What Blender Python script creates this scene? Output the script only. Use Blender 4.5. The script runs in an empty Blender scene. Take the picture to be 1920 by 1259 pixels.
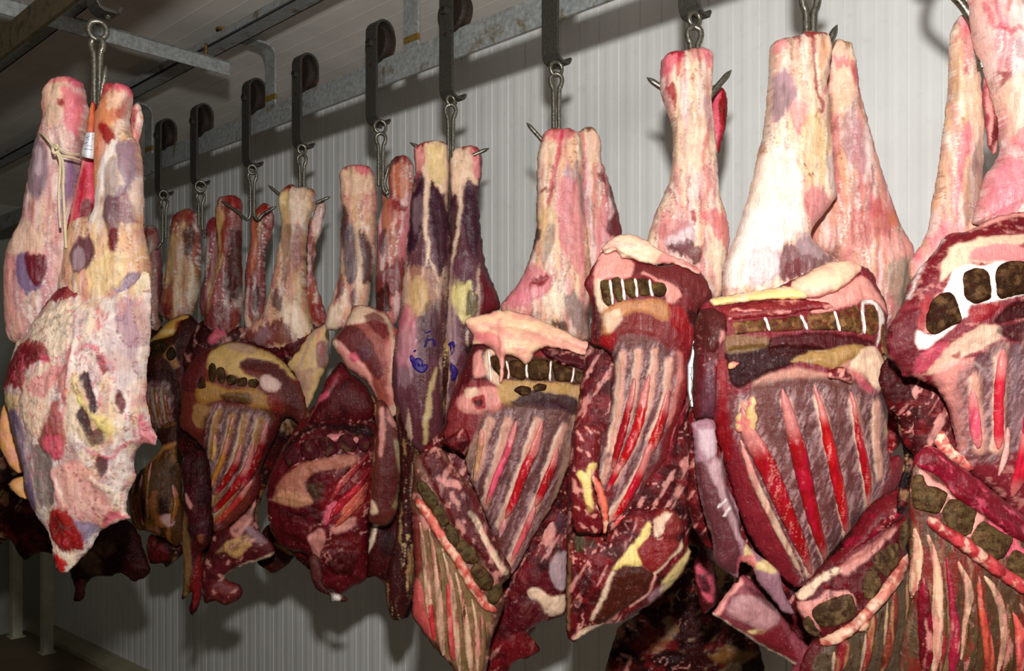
import bpy, math, random
import numpy as np
from mathutils import Vector
from mathutils.geometry import delaunay_2d_cdt

random.seed(7)
SC = bpy.context.scene
COL = SC.collection
F, CX, HY, EYE = 1700.0, 960.0, 735.0, 1.78     # focal length and horizon of the 1920x1259 frame, eye height

def wpt(px, py, y):
    """point of the room seen at a pixel, at distance y in front of the camera"""
    return np.array(((px - CX) * y / F, y, EYE - (py - HY) * y / F))

# ---------------------------------------------------------------- digitising helpers
CROPS = {1: (0, 0, 2.997), 2: (500, 0, 2.997), 3: (1000, 0, 3.816), 4: (1400, 0, 2.998), 5: (0, 380, 1.7475),
         6: (240, 380, 2.998), 7: (240, 760, 2.861), 8: (740, 240, 2.030), 9: (740, 780, 2.628), 10: (1040, 400, 2.738),
         11: (1040, 800, 2.743), 12: (1280, 400, 2.737), 13: (1300, 800, 2.743), 14: (1640, 380, 2.736),
         15: (1660, 800, 2.742), 16: (0, 850, 3.079), 0: (0, 0, 1.0)}
def Q(c, s):
    x0, y0, k = CROPS[c]
    out = []
    for t in s.split():
        a, b = t.split(',')
        out.append((x0 + float(a) / k, y0 + float(b) / k))
    return out

def lin(c):
    c = np.asarray(c, float) / 255.0
    return np.where(c <= 0.04045, c / 12.92, ((c + 0.055) / 1.055) ** 2.4)

PAL = dict(
    fat=(240, 212, 188), fatp=(236, 174, 164), fatw=(245, 226, 205), yel=(228, 206, 156), wht=(242, 232, 224),
    pnk=(218, 140, 150), pk2=(226, 116, 136), red=(166, 12, 46), rd2=(150, 18, 46), mag=(200, 40, 90),
    mus=(126, 36, 46), mu2=(150, 58, 58), dkm=(76, 18, 30), blk=(46, 18, 18), pur=(88, 50, 64), pu2=(122, 80, 92),
    lav=(184, 152, 160), la2=(206, 184, 188), gry=(150, 132, 128), gr2=(178, 160, 148), brn=(98, 76, 48), br2=(128, 98, 62),
    br3=(66, 42, 26), olv=(120, 104, 62), org=(212, 136, 92), crt=(250, 236, 228), tan=(196, 160, 118), plu=(116, 42, 52),
    ink=(70, 50, 130))
def C0(c):
    return lin(PAL[c] if isinstance(c, str) else c)

GAM, SAT = 1.3, 1.05
def C(c):
    v = C0(c) ** GAM; l = v @ np.array((0.2126, 0.7152, 0.0722))
    return np.clip(l + (v - l) * SAT, 0.004, 0.95)
# ---------------------------------------------------------------- numpy noise
def _hash(ix, iy, seed):
    n = (ix.astype(np.int64) * 374761393 + iy.astype(np.int64) * 668265263 + seed * 974711) & 0x7fffffff
    n = ((n ^ (n >> 13)) * 1274126177) & 0x7fffffff
    n = n ^ (n >> 16)
    return (n & 0xffff) / 65535.0
def vnoise(x, y, seed=0):
    ix, iy = np.floor(x), np.floor(y)
    fx, fy = x - ix, y - iy
    fx, fy = fx * fx * (3 - 2 * fx), fy * fy * (3 - 2 * fy)
    a, b = _hash(ix, iy, seed), _hash(ix + 1, iy, seed)
    c, d = _hash(ix, iy + 1, seed), _hash(ix + 1, iy + 1, seed)
    return a + (b - a) * fx + (c - a) * fy + (a - b - c + d) * fx * fy
def fbm(x, y, seed=0, o=4):
    s, a, t = 0.0, 0.5, 0.0
    for i in range(o):
        s = s + a * vnoise(x * 2 ** i + 17.3 * i, y * 2 ** i - 9.1 * i, seed + i * 13)
        t += a; a *= 0.5
    return s / t
def sstep(a, b, x):
    t = np.clip((x - a) / (b - a), 0, 1)
    return t * t * (3 - 2 * t)

# ---------------------------------------------------------------- polylines
def smooth_poly(p, closed=True, sub=6):
    p = np.asarray(p, float); n = len(p); out = []
    m = n if closed else n - 1
    for i in range(m):
        if closed:
            p0, p1, p2, p3 = p[i - 1], p[i], p[(i + 1) % n], p[(i + 2) % n]
        else:
            p1, p2 = p[i], p[i + 1]
            p0 = p[i - 1] if i else 2 * p1 - p2
            p3 = p[i + 2] if i + 2 < n else 2 * p2 - p1
        for k in range(sub):
            t = k / sub
            # centripetal-ish tension keeps corners honest
            m1, m2 = (p2 - p0) * 0.38, (p3 - p1) * 0.38
            L = np.linalg.norm(p2 - p1)
            for mm in (m1, m2):
                l = np.linalg.norm(mm)
                if l > L and l > 0: mm *= L / l
            t2, t3 = t * t, t * t * t
            out.append((2 * t3 - 3 * t2 + 1) * p1 + (t3 - 2 * t2 + t) * m1 + (-2 * t3 + 3 * t2) * p2 + (t3 - t2) * m2)
    if not closed: out.append(p[-1])
    return np.array(out)
def resample(p, step, closed=True):
    q = np.vstack([p, p[:1]]) if closed else p
    d = np.r_[0, np.cumsum(np.linalg.norm(np.diff(q, axis=0), axis=1))]
    n = max(6 if closed else 3, int(round(d[-1] / step)))
    t = np.linspace(0, d[-1], n, endpoint=not closed)
    return np.c_[np.interp(t, d, q[:, 0]), np.interp(t, d, q[:, 1])]
def seg_dist(P, poly, closed=True):
    """distance of points to a polyline, parameter along it (0..1)"""
    A = poly; B = np.roll(poly, -1, 0) if closed else poly[1:]
    if not closed: A = poly[:-1]
    n = len(A)
    best = np.full(len(P), 1e9); par = np.zeros(len(P))
    for i in range(n):
        d = B[i] - A[i]; L2 = d @ d + 1e-12
        t = np.clip(((P - A[i]) @ d) / L2, 0, 1)
        e = P - A[i] - t[:, None] * d
        q = np.einsum('ij,ij->i', e, e)
        m = q < best
        best[m] = q[m]; par[m] = (i + t[m]) / n
    return np.sqrt(best), par
def inside(P, poly):
    x, y = P[:, 0], P[:, 1]
    r = np.zeros(len(P), bool); n = len(poly)
    for i in range(n):
        x1, y1 = poly[i]; x2, y2 = poly[(i + 1) % n]
        if y1 == y2: continue
        c = ((y1 > y) != (y2 > y)) & (x < (x2 - x1) * (y - y1) / (y2 - y1) + x1)
        r ^= c
    return r
def sdf(P, poly):
    d, _ = seg_dist(P, poly)
    return np.where(inside(P, poly), d, -d)

# ---------------------------------------------------------------- scene bookkeeping
def thing(name, label, cat, loc, group=None):
    o = bpy.data.objects.new(name, None); COL.objects.link(o)
    o.location = loc; o.empty_display_size = 0.1
    o['label'] = label; o['category'] = cat
    if group: o['group'] = group
    return o
def tag(o, label, cat, group=None):
    o['label'] = label; o['category'] = cat
    if group: o['group'] = group
    return o
def link_mesh(name, V, Fc, mat, parent=None, smooth=True, col=None, loc=None):
    me = bpy.data.meshes.new(name)
    V = np.asarray(V, float)
    org = np.zeros(3)
    if parent is not None:
        p = parent
        while p is not None:
            org += np.array(p.location); p = p.parent
    elif loc is not None:
        org = np.asarray(loc, float)
    me.from_pydata((V - org).tolist(), [], Fc)
    if smooth: me.polygons.foreach_set('use_smooth', [True] * len(me.polygons))
    if col is not None:
        at = me.attributes.new('Col', 'FLOAT_COLOR', 'POINT')
        at.data.foreach_set('color', np.c_[col, np.ones(len(col))].astype(np.float32).ravel())
    me.materials.append(mat); me.update()
    o = bpy.data.objects.new(name, me); COL.objects.link(o)
    if parent is not None: o.parent = parent
    elif loc is not None: o.location = loc
    return o
def struct(name, V, Fc, mat, smooth=False):
    o = link_mesh(name, V, Fc, mat, None, smooth); o['kind'] = 'structure'; return o

def tube_data(pts, rad, ns=10, cap=True, flat=None):
    P = [Vector(p) for p in pts]; n = len(P)
    if not hasattr(rad, '__len__'): rad = [rad] * n
    T = [(P[min(i + 1, n - 1)] - P[max(i - 1, 0)]).normalized() for i in range(n)]
    up = Vector((0, 1, 0))
    if abs(T[0].dot(up)) > 0.95: up = Vector((1, 0, 0))
    N = (up - T[0] * up.dot(T[0])).normalized()
    V, Fc = [], []
    for i in range(n):
        if i:
            N = (N - T[i] * N.dot(T[i]))
            N.normalize()
        B = T[i].cross(N)
        for k in range(ns):
            a = 2 * math.pi * k / ns
            V.append(P[i] + (N * math.cos(a) + B * math.sin(a)) * rad[i])
    for i in range(n - 1):
        for k in range(ns):
            a, b = i * ns + k, i * ns + (k + 1) % ns
            Fc.append((a, b, b + ns, a + ns))
    if cap:
        Fc.append(tuple(range(ns - 1, -1, -1))); Fc.append(tuple(range((n - 1) * ns, n * ns)))
    return [tuple(v) for v in V], Fc
def join(parts):
    V, Fc = [], []
    for v, f in parts:
        o = len(V); V += [tuple(q) for q in v]; Fc += [tuple(i + o for i in q) for q in f]
    return V, Fc
def box_data(c, ux, uy, uz, hx, hy, hz):
    c, ux, uy, uz = map(np.asarray, (c, ux, uy, uz)); V = []
    for sx in (-1, 1):
        for sy in (-1, 1):
            for sz in (-1, 1):
                V.append(tuple(c + ux * hx * sx + uy * hy * sy + uz * hz * sz))
    return V, [(0, 1, 3, 2), (4, 6, 7, 5), (0, 4, 5, 1), (2, 3, 7, 6), (0, 2, 6, 4), (1, 5, 7, 3)]
def sweep_data(path, prof, closed=True):
    """loft of equal-length 3-D rings"""
    n = len(prof[0]); V = [tuple(q) for r in prof for q in r]; Fc = []
    for i in range(len(prof) - 1):
        for k in range(n if closed else n - 1):
            a, b = i * n + k, i * n + (k + 1) % n
            Fc.append((a, b, b + n, a + n))
    if closed:
        Fc.append(tuple(range(n - 1, -1, -1))); Fc.append(tuple(range((len(prof) - 1) * n, len(prof) * n)))
    return V, Fc

# ---------------------------------------------------------------- the flesh builder: a solid of real thickness over an outline
class Shape: pass
SEED = [100]
def apply_ops(P, ops, col, dh, warp, seed, streak=None):
    """P in pixels; paints albedo patches and adds relief (in pixels)"""
    wx = (fbm(P[:, 0] / 22, P[:, 1] / 22, seed, 3) - 0.5) * 2 * warp + (fbm(P[:, 0] / 6, P[:, 1] / 6, seed + 9, 2) - 0.5) * warp * 0.7
    wy = (fbm(P[:, 0] / 22, P[:, 1] / 22, seed + 5, 3) - 0.5) * 2 * warp + (fbm(P[:, 0] / 6, P[:, 1] / 6, seed + 19, 2) - 0.5) * warp * 0.7
    if streak is not None:      # ragged along the grain
        a = math.radians(streak[0]); u = P[:, 0] * math.cos(a) + P[:, 1] * math.sin(a); v = -P[:, 0] * math.sin(a) + P[:, 1] * math.cos(a)
        k = ((fbm(u / 3.5, v / 45, seed + 41, 3) - 0.5) * 34 + (fbm(u / 9, v / 90, seed + 43, 2) - 0.5) * 30) * 1.2 * streak[1]
        wx = wx - math.sin(a) * k; wy = wy + math.cos(a) * k
    W = P + np.c_[wx, wy]
    for i, op in enumerate(ops):
        k = op[0]
        if k == 'P':      # polygon: colour, softness, points, amount, relief
            _, c, soft, pts = op[:4]
            amt = op[4] if len(op) > 4 else 1.0; rel = op[5] if len(op) > 5 else (1.4 if amt > 0.65 and i % 3 else -1.2)
            soft = soft * 0.5
            poly = smooth_poly(pts, True, 4)
            lo, hi = poly.min(0) - soft * 2 - 4, poly.max(0) + soft * 2 + 4
            m = np.all((W > lo) & (W < hi), axis=1)
            if not m.any(): continue
            d = sdf(W[m], poly)
            a = sstep(-soft, soft, d) * amt
            if c is not None: col[m] += (C(c) - col[m]) * a[:, None]
            if rel: dh[m] += rel * sstep(-1, 4 + abs(rel), d)
        elif k == 'S':    # stroke: colour, width(s), softness, points, amount, relief
            _, c, w, soft, pts = op[:5]
            amt = op[5] if len(op) > 5 else 1.0; rel = op[6] if len(op) > 6 else 0.0
            poly = smooth_poly(pts, False, 5) if len(pts) > 2 else np.array(pts, float)
            wm = max(w) if hasattr(w, '__len__') else w
            lo, hi = poly.min(0) - wm - soft * 2 - 4, poly.max(0) + wm + soft * 2 + 4
            m = np.all((W > lo) & (W < hi), axis=1)
            if not m.any(): continue
            d, t = seg_dist(W[m], poly, False)
            ww = np.interp(t, np.linspace(0, 1, len(w)), w) if hasattr(w, '__len__') else w
            a = (1 - sstep(ww - soft, ww + soft, d)) * amt
            if c is not None: col[m] += (C(c) - col[m]) * a[:, None]
            if rel: dh[m] += rel * np.clip(1 - (d / (ww + soft)) ** 2, 0, 1)
        elif k == 'M':    # mottling: colour, scale x, scale y, threshold, softness, amount, tilt
            _, c, sx, sy, thr, soft, amt = op[:7]
            a = math.radians(op[7]) if len(op) > 7 else 0.0
            u = W[:, 0] * math.cos(a) + W[:, 1] * math.sin(a); v = -W[:, 0] * math.sin(a) + W[:, 1] * math.cos(a)
            n = fbm(u / sx, v / sy, seed + 31 * i + 3, 4)
            f = sstep(thr - soft, thr + soft, n) * amt
            col += (C(c) - col) * f[:, None]
        elif k == 'MS':   # mottling confined to a band along lines
            _, lines, wd, c, sx, sy, thr, soft, amt, tl = op
            d = np.full(len(W), 1e9)
            for l in lines: d = np.minimum(d, seg_dist(W, smooth_poly(l, False, 3), False)[0])
            a = math.radians(tl); u = W[:, 0] * math.cos(a) + W[:, 1] * math.sin(a); v = -W[:, 0] * math.sin(a) + W[:, 1] * math.cos(a)
            f = sstep(thr - soft, thr + soft, fbm(u / sx, v / sy, seed + 31 * i + 3, 4)) * amt * (1 - sstep(wd * 0.6, wd * 1.2, d))
            col += (C(c) - col) * f[:, None]
        elif k == 'V':    # thin seams: colour, scale x, scale y, width, amount, tilt, relief
            _, c, sx, sy, wd, amt = op[:6]
            a = math.radians(op[6]) if len(op) > 6 else 0.0; rel = op[7] if len(op) > 7 else 0.0
            u = W[:, 0] * math.cos(a) + W[:, 1] * math.sin(a); v = -W[:, 0] * math.sin(a) + W[:, 1] * math.cos(a)
            n = np.abs(fbm(u / sx, v / sy, seed + 57 * i + 11, 3) - 0.5)
            f = (1 - sstep(wd * 0.4, wd * 1.6, n)) * sstep(0.42, 0.6, fbm(u / (sx * 2.2), v / (sy * 2.2), seed + 5 * i, 2)) * amt
            col += (C(c) - col) * f[:, None]
            if rel: dh += rel * f
        elif k == 'N':    # relief only: noise amplitude, scale x, scale y, tilt
            _, amp, sx, sy = op[:4]
            a = math.radians(op[4]) if len(op) > 4 else 0.0
            u = W[:, 0] * math.cos(a) + W[:, 1] * math.sin(a); v = -W[:, 0] * math.sin(a) + W[:, 1] * math.cos(a)
            dh += amp * 2 * (fbm(u / sx, v / sy, seed + 7 * i, 3) - 0.5)

def flesh(name, parent, D, outline, base, ops=(), T=0.12, k=1.0, kb=0.8, off=0.0, on=None, lift=0.0, step=3.2, warp=4.0,
          nz=(1.6, 16), mat=None, ragged=1.0, tilt=(0, 0), label=None, seed=None, edge=None, streak=None, grain=0.5):
    """outline in pixels at distance D; T caps the half thickness (m); on = Shape it is embedded in"""
    SEED[0] += 17
    seed = SEED[0] if seed is None else seed
    if edge is None: edge = 1.0 if name in ('hind_leg', 'shank_muscle') else 1.4
    if streak is None and name == 'hind_leg': streak = 0
    if streak is not None: streak = (streak, grain)
    s = (D - off) / F if on is None else on.s
    poly = smooth_poly(outline, True, 6)
    poly = resample(poly, step)
    if ragged:
        a = np.arange(len(poly)) * step
        nrm = np.roll(poly, -1, 0) - np.roll(poly, 1, 0); nrm = np.c_[nrm[:, 1], -nrm[:, 0]]; nrm /= np.linalg.norm(nrm, axis=1)[:, None] + 1e-9
        poly = poly + nrm * ((fbm(poly[:, 0] / 9, poly[:, 1] / 9, seed + 3, 3) - 0.5) * 5.0 * ragged)[:, None]
    lo, hi = poly.min(0), poly.max(0)
    # grid for the inflation
    area = abs(0.5 * np.sum(poly[:, 0] * np.roll(poly[:, 1], -1) - poly[:, 1] * np.roll(poly[:, 0], -1)))
    g = min(max(math.sqrt(area) / 55, 1.3), 6.0)
    gx = np.arange(lo[0] - 2 * g, hi[0] + 2.5 * g, g); gy = np.arange(lo[1] - 2 * g, hi[1] + 2.5 * g, g)
    GX, GY = np.meshgrid(gx, gy); GP = np.c_[GX.ravel(), GY.ravel()]
    gs = sdf(GP, poly).reshape(GX.shape)
    msk = gs > 0
    R = max(gs.max(), 1e-3)
    u = np.where(msk, gs * (2 * R - gs) * 0.7, 0.0)
    for _ in range(260):
        u = np.where(msk, (np.roll(u, 1, 0) + np.roll(u, -1, 0) + np.roll(u, 1, 1) + np.roll(u, -1, 1)) * 0.25 + g * g * 0.5, 0.0)
    val = gs > 0.6 * g
    if not val.any(): val = gs > 0
    ratio = np.where(val, u / np.maximum(gs, 1e-6), 0.0); w = val.astype(float)
    rf = ratio.copy(); wf = w.copy()
    for _ in range(8):
        rf = sum(np.roll(np.roll(rf, a, 0), b, 1) for a in (-1, 0, 1) for b in (-1, 0, 1)) / 9
        wf = sum(np.roll(np.roll(wf, a, 0), b, 1) for a in (-1, 0, 1) for b in (-1, 0, 1)) / 9
        rf = np.where(val, 0.5 * rf + 0.5 * ratio * 1, rf); wf = np.where(val, 0.5 * wf + 0.5, wf)
    rat = rf / np.maximum(wf, 1e-6)
    def gsample(G, P):
        fx = np.clip((P[:, 0] - gx[0]) / g, 0, len(gx) - 1.001); fy = np.clip((P[:, 1] - gy[0]) / g, 0, len(gy) - 1.001)
        ix, iy = fx.astype(int), fy.astype(int); tx, ty = fx - ix, fy - iy
        return (G[iy, ix] * (1 - tx) * (1 - ty) + G[iy, ix + 1] * tx * (1 - ty) + G[iy + 1, ix] * (1 - tx) * ty + G[iy + 1, ix + 1] * tx * ty)
    # points
    jit = np.random.RandomState(seed)
    xs = np.arange(lo[0], hi[0], step); ys = np.arange(lo[1], hi[1], step * 0.866)
    X, Y = np.meshgrid(xs, ys); X = X + (np.arange(len(ys)) % 2)[:, None] * step * 0.5
    IP = np.c_[X.ravel(), Y.ravel()]
    sd = sdf(IP, poly)
    keep = sd > step * 0.55
    IP = IP[keep]; sd = sd[keep]
    nb = len(poly)
    P = np.vstack([poly, IP]); S = np.r_[np.zeros(nb), sd]
    res = delaunay_2d_cdt([Vector(p) for p in P], [(i, (i + 1) % nb) for i in range(nb)], [list(range(nb))], 1, 1e-5)
    V2 = np.array([tuple(v) for v in res[0]]); tris = [tuple(f) for f in res[2]]
    if len(V2) != len(P):
        S = np.maximum(sdf(V2, poly), 0); 
    P = V2
    bd = S < 1e-6
    TP = T / s                                   # cap in pixels
    hmax = math.sqrt(max(u.max(), 1e-6))
    def body(Pq, Sq):
        uu = np.maximum(Sq * np.maximum(gsample(rat, Pq), 0), 0)
        h = np.sqrt(uu) * k
        if edge != 1.0:
            q = np.sqrt(uu) / hmax
            h = h * np.clip(q, 0, 1) ** (edge - 1)
        return TP * np.tanh(h / TP)
    col = np.tile(C(base), (len(P), 1)); dh = np.zeros(len(P))
    ops = list(ops)
    nops = [('N', nz[0], nz[1], nz[1] * 1.6)] + ops
    apply_ops(P, nops, col, dh, warp, seed, streak)
    fade = np.clip(S / 7.0, 0, 1)
    h = body(P, S)
    hf = (h + dh * fade) * s
    # plane of the piece, may lean: tilt = metres of depth per pixel column / row
    cx, cy = (lo + hi) / 2
    lean = (P[:, 0] - cx) * tilt[0] + (P[:, 1] - cy) * tilt[1]
    if on is None:
        base_y = D - off + lean
    else:
        base_y = on.front(P) - lift
    yf = base_y - np.maximum(hf, np.where(bd, 0, 0.0006 if on is None else 0.0022))
    yb = base_y + (h * kb * s if on is None else np.minimum(h * s, 0.006) + 0.004)
    x = (P[:, 0] - CX) * s; z = EYE - (P[:, 1] - HY) * s
    if on is not None: x = (P[:, 0] - CX) * on.s; z = EYE - (P[:, 1] - HY) * on.s
    if on is not None:
        yf = np.where(bd, base_y + 0.0012, yf); yb = np.where(bd, base_y + 0.0012, yb)
    n = len(P); idx = np.full(n, -1); inn = np.where(~bd)[0]
    idx[bd] = np.where(bd)[0]; idx[inn] = n + np.arange(len(inn))
    Vw = np.vstack([np.c_[x, yf, z], np.c_[x[inn], yb[inn], z[inn]]])
    cw = np.vstack([col, col[inn]])
    Fc = []
    for f in tris:
        a, b, c = f[:3]
        ar = (P[b, 0] - P[a, 0]) * (P[c, 1] - P[a, 1]) - (P[b, 1] - P[a, 1]) * (P[c, 0] - P[a, 0])
        if ar < 0: b, c = c, b
        # pixel y runs down: clockwise on screen = facing the camera
        Fc.append((a, c, b))
        if not (bd[a] and bd[b] and bd[c]): Fc.append((int(idx[a]), int(idx[b]), int(idx[c])))
    o = link_mesh(name, Vw, Fc, mat or M['meat'], parent, True, np.clip(cw, 0, 1))
    if label: o['label'] = label
    r = Shape(); r.o = o; r.s = s; r.D = D
    # front surface on a grid for pieces that sit on this one
    gd = np.zeros(len(GP)); gc = np.zeros((len(GP), 3))
    apply_ops(GP, nops, gc, gd, warp, seed, streak)
    gS = np.maximum(gs.ravel(), 0)
    gh = (body(GP, gS) + gd * np.clip(gS / 7.0, 0, 1)) * s
    gl = (GP[:, 0] - cx) * tilt[0] + (GP[:, 1] - cy) * tilt[1]
    gb = (D - off + gl) if on is None else on.front(GP) - lift
    G = (gb - gh).reshape(GX.shape)
    r.front = lambda Pq: gsample(G, Pq)
    return r
def strip_outline(pts, w):
    """outline around a centre line with half widths w (pixels)"""
    c = smooth_poly(pts, False, 5) if len(pts) > 2 else np.array([np.array(pts[0]) * (1 - t) + np.array(pts[1]) * t for t in np.linspace(0, 1, 6)])
    t = np.linspace(0, 1, len(c))
    ww = np.interp(t, np.linspace(0, 1, len(w)), w) if hasattr(w, '__len__') else np.full(len(c), w)
    d = np.gradient(c, axis=0); d /= np.linalg.norm(d, axis=1)[:, None] + 1e-9
    n = np.c_[-d[:, 1], d[:, 0]]
    ww = ww * np.clip(np.minimum(np.arange(len(c)) + 0.6, len(c) - np.arange(len(c)) - 0.4) / 2.2, 0.25, 1)
    return [tuple(q) for q in np.vstack([c + n * ww[:, None], (c - n * ww[:, None])[::-1]])]
def carcass(label, px, py, y):
    return thing('meat_carcass', label, 'carcass', wpt(px, py, y), 'carcasses hanging on the long rail')
def leg_ops(extra=(), rosy=0.6, purple=0.3, yellow=0.4, w=1.0):
    return [('M', 'pnk', 11 * w, 90 * w, 0.50, 0.12, rosy), ('M', 'yel', 16 * w, 110 * w, 0.60, 0.1, yellow), ('M', 'lav', 10 * w, 80 * w, 0.60, 0.08, purple),
            ('M', 'wht', 7 * w, 70 * w, 0.60, 0.08, 0.5), ('M', 'mus', 8 * w, 40 * w, 0.70, 0.05, 0.45), ('V', 'wht', 9 * w, 90 * w, 0.014, 0.75, 3, 0.8), ('V', 'rd2', 12 * w, 60 * w, 0.010, 0.55, -8), ('V', 'gry', 10 * w, 100 * w, 0.012, 0.5, 6, -1.0), ('N', 2.2, 9 * w, 90 * w)] + list(extra)
def knuckle(crop, s, r=15, red='red', rel=5):
    """sawn joint at the top of a shank: rounded condyles with grooves between, raw red rim; s runs along the top edge"""
    t = Q(crop, s); o = [('S', red, [4, 6, 4, 7, 4], 4, t, 0.75)]
    for i, (a, b) in enumerate(t):
        if i % 2 == 0: o.append(('S', None, r, r * 0.6, [(a, b + r * 0.7), (a, b + r * 1.6)], 0, rel))
        else: o += [('S', None, 4, 3, [(a, b - 3), (a + 1, b + r * 2.2)], 0, -rel * 0.8), ('S', 'rd2', [4, 1], 3, [(a, b - 2), (a + 1, b + r * 1.6)], 0.6)]
    return o
def strip(c, w, pts, soft=2.0, amt=1.0, rel=0.0): return ('S', c, w, soft, pts, amt, rel)
def p(c, soft, crop, s, amt=1.0, rel=None): return ('P', c, soft, Q(crop, s), amt) + (() if rel is None else (rel,))
def st(c, w, crop, s, amt=1.0, rel=0.0, soft=2.0): return ('S', c, w, soft, Q(crop, s), amt, rel)
def vertebrae(on, D, crop, polys, c=(112, 84, 54), lift=0.002, T=0.014):
    for s in polys:
        flesh('vertebra', on.o, D, Q(crop, s), c, [('M', 'br3', 8, 9, 0.55, 0.1, 0.65), ('M', (140, 108, 74), 10, 12, 0.6, 0.1, 0.5), ('M', 'dkm', 14, 9, 0.62, 0.08, 0.5)], T=T, k=0.5,
              on=on, lift=lift, step=2.4, warp=2, mat=M['spongy_bone'], ragged=0.6)
def discs(on, D, crop, lines, w=(4, 2.4, 4), c='crt'):
    for s in lines:
        flesh('spinal_disc', on.o, D, strip_outline(Q(crop, s), list(w)), c, [('M', 'fatp', 8, 8, 0.62, 0.08, 0.6)], T=0.008, k=0.8, on=on, lift=0.004, step=2, warp=1, mat=M['fat'], ragged=0.3)
def ribs(on, D, crop, items, T=0.02, lift=0.001, mat='rib_film', top=(216, 156, 150)):
    for s, w, c in items:
        pts = Q(crop, s); c0 = smooth_poly(pts, False, 5) if len(pts) > 2 else np.array([np.array(pts[0]) * (1 - t) + np.array(pts[1]) * t for t in np.linspace(0, 1, 6)])
        n = max(2, int(len(c0) * 0.3)); wm = max(w)
        ops = [('M', 'rd2', 5, 60, 0.58, 0.1, 0.5), ('M', 'mag', 8, 50, 0.62, 0.1, 0.4)]
        if mat == 'rib_film': ops += [('S', top, wm * 1.6, wm * 1.4, [tuple(q) for q in c0[:n]], 0.75), ('S', top, wm * 1.2, wm, [tuple(q) for q in c0[-max(2, n // 3):]], 0.5), ('V', 'fatp', 5, 40, 0.03, 0.5)]
        else: ops += [('M', 'dkm', 7, 50, 0.66, 0.06, 0.5), ('M', 'fatp', 6, 40, 0.66, 0.06, 0.5)]
        flesh('rib', on.o, D, strip_outline(pts, w), c, ops, T=T, k=0.55, on=on, lift=lift, step=2.6, warp=2.5, mat=M[mat], ragged=0.5, edge=1.2)
def film(crop, lines, halo=(224, 176, 158), dark=(128, 90, 90), w=10):
    """pale rib edges and dark meat between them, painted and raised on the film"""
    o = []
    for s in lines: o.append(('S', dark, w * 2.6, w * 1.2, Q(crop, s), 0.75, 0.0))
    o.append(('MS', [Q(crop, l) for l in lines], w * 3, (196, 164, 164), 3, 34, 0.54, 0.07, 0.65, 20))
    o.append(('MS', [Q(crop, l) for l in lines], w * 3, (88, 52, 56), 3.5, 40, 0.60, 0.06, 0.6, 14))
    for s in lines: o.append(('S', halo, w * 0.95, w * 0.6, Q(crop, s), 0.8, 2.5))
    for s in lines: o.append(('S', 'fatw', 2.0, 2.0, [(a - w * 0.9, b) for a, b in Q(crop, s)], 0.5, 0.0))
    return o
def lump(name, par, D, crop, s, c, ops=(), on=None, **kw):
    return flesh(name, par if on is None else on.o, D, Q(crop, s) if isinstance(s, str) else s, c, ops, on=on, **kw)
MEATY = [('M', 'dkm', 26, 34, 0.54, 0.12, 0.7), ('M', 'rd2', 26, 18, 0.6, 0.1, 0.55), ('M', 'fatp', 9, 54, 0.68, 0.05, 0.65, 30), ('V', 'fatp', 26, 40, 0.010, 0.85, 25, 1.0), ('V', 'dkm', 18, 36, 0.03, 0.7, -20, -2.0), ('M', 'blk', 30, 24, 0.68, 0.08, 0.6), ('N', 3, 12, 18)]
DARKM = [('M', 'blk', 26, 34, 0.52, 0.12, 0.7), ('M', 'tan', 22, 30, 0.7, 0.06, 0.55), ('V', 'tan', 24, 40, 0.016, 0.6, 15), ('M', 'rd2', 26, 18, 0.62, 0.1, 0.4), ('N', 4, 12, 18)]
# ---------------------------------------------------------------- materials
M = {}
def nmat(name):
    m = bpy.data.materials.new(name); m.use_nodes = True
    nt = m.node_tree; b = nt.nodes['Principled BSDF']
    return m, nt, b
def N(nt, t, **kw):
    n = nt.nodes.new(t)
    for a, v in kw.items():
        if a in n.inputs: n.inputs[a].default_value = v
        else: setattr(n, a, v)
    return n
def noise(nt, vec, scale, detail=4, rough=0.55, dist=0.0):
    n = N(nt, 'ShaderNodeTexNoise', Scale=scale, Detail=detail, Roughness=rough, Distortion=dist)
    nt.links.new(vec, n.inputs['Vector']); return n.outputs['Fac']
def ramp(nt, fac, stops):
    r = nt.nodes.new('ShaderNodeValToRGB'); e = r.color_ramp.elements
    while len(e) < len(stops): e.new(0.5)
    for q, (p, c) in zip(e, stops):
        q.position = p; q.color = (c, c, c, 1) if not hasattr(c, '__len__') else (*c, 1)
    nt.links.new(fac, r.inputs['Fac']); return r.outputs['Color']
def mixc(nt, typ, fac, a, b):
    m = nt.nodes.new('ShaderNodeMix'); m.data_type = 'RGBA'; m.blend_type = typ
    for s, v in ((m.inputs[0], fac), (m.inputs[6], a), (m.inputs[7], b)):
        if isinstance(v, (int, float)): s.default_value = v
        elif isinstance(v, tuple): s.default_value = v
        else: nt.links.new(v, s)
    return m.outputs[2]
def mapping(nt, scale, rot=(0, 0, 0)):
    tc = N(nt, 'ShaderNodeTexCoord'); mp = N(nt, 'ShaderNodeMapping')
    mp.inputs['Scale'].default_value = scale; mp.inputs['Rotation'].default_value = rot
    nt.links.new(tc.outputs['Object'], mp.inputs['Vector']); return mp.outputs['Vector']
def math_(nt, op, a, b):
    m = nt.nodes.new('ShaderNodeMath'); m.operation = op
    for s, v in ((m.inputs[0], a), (m.inputs[1], b)):
        if isinstance(v, (int, float)): s.default_value = v
        else: nt.links.new(v, s)
    return m.outputs[0]

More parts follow.
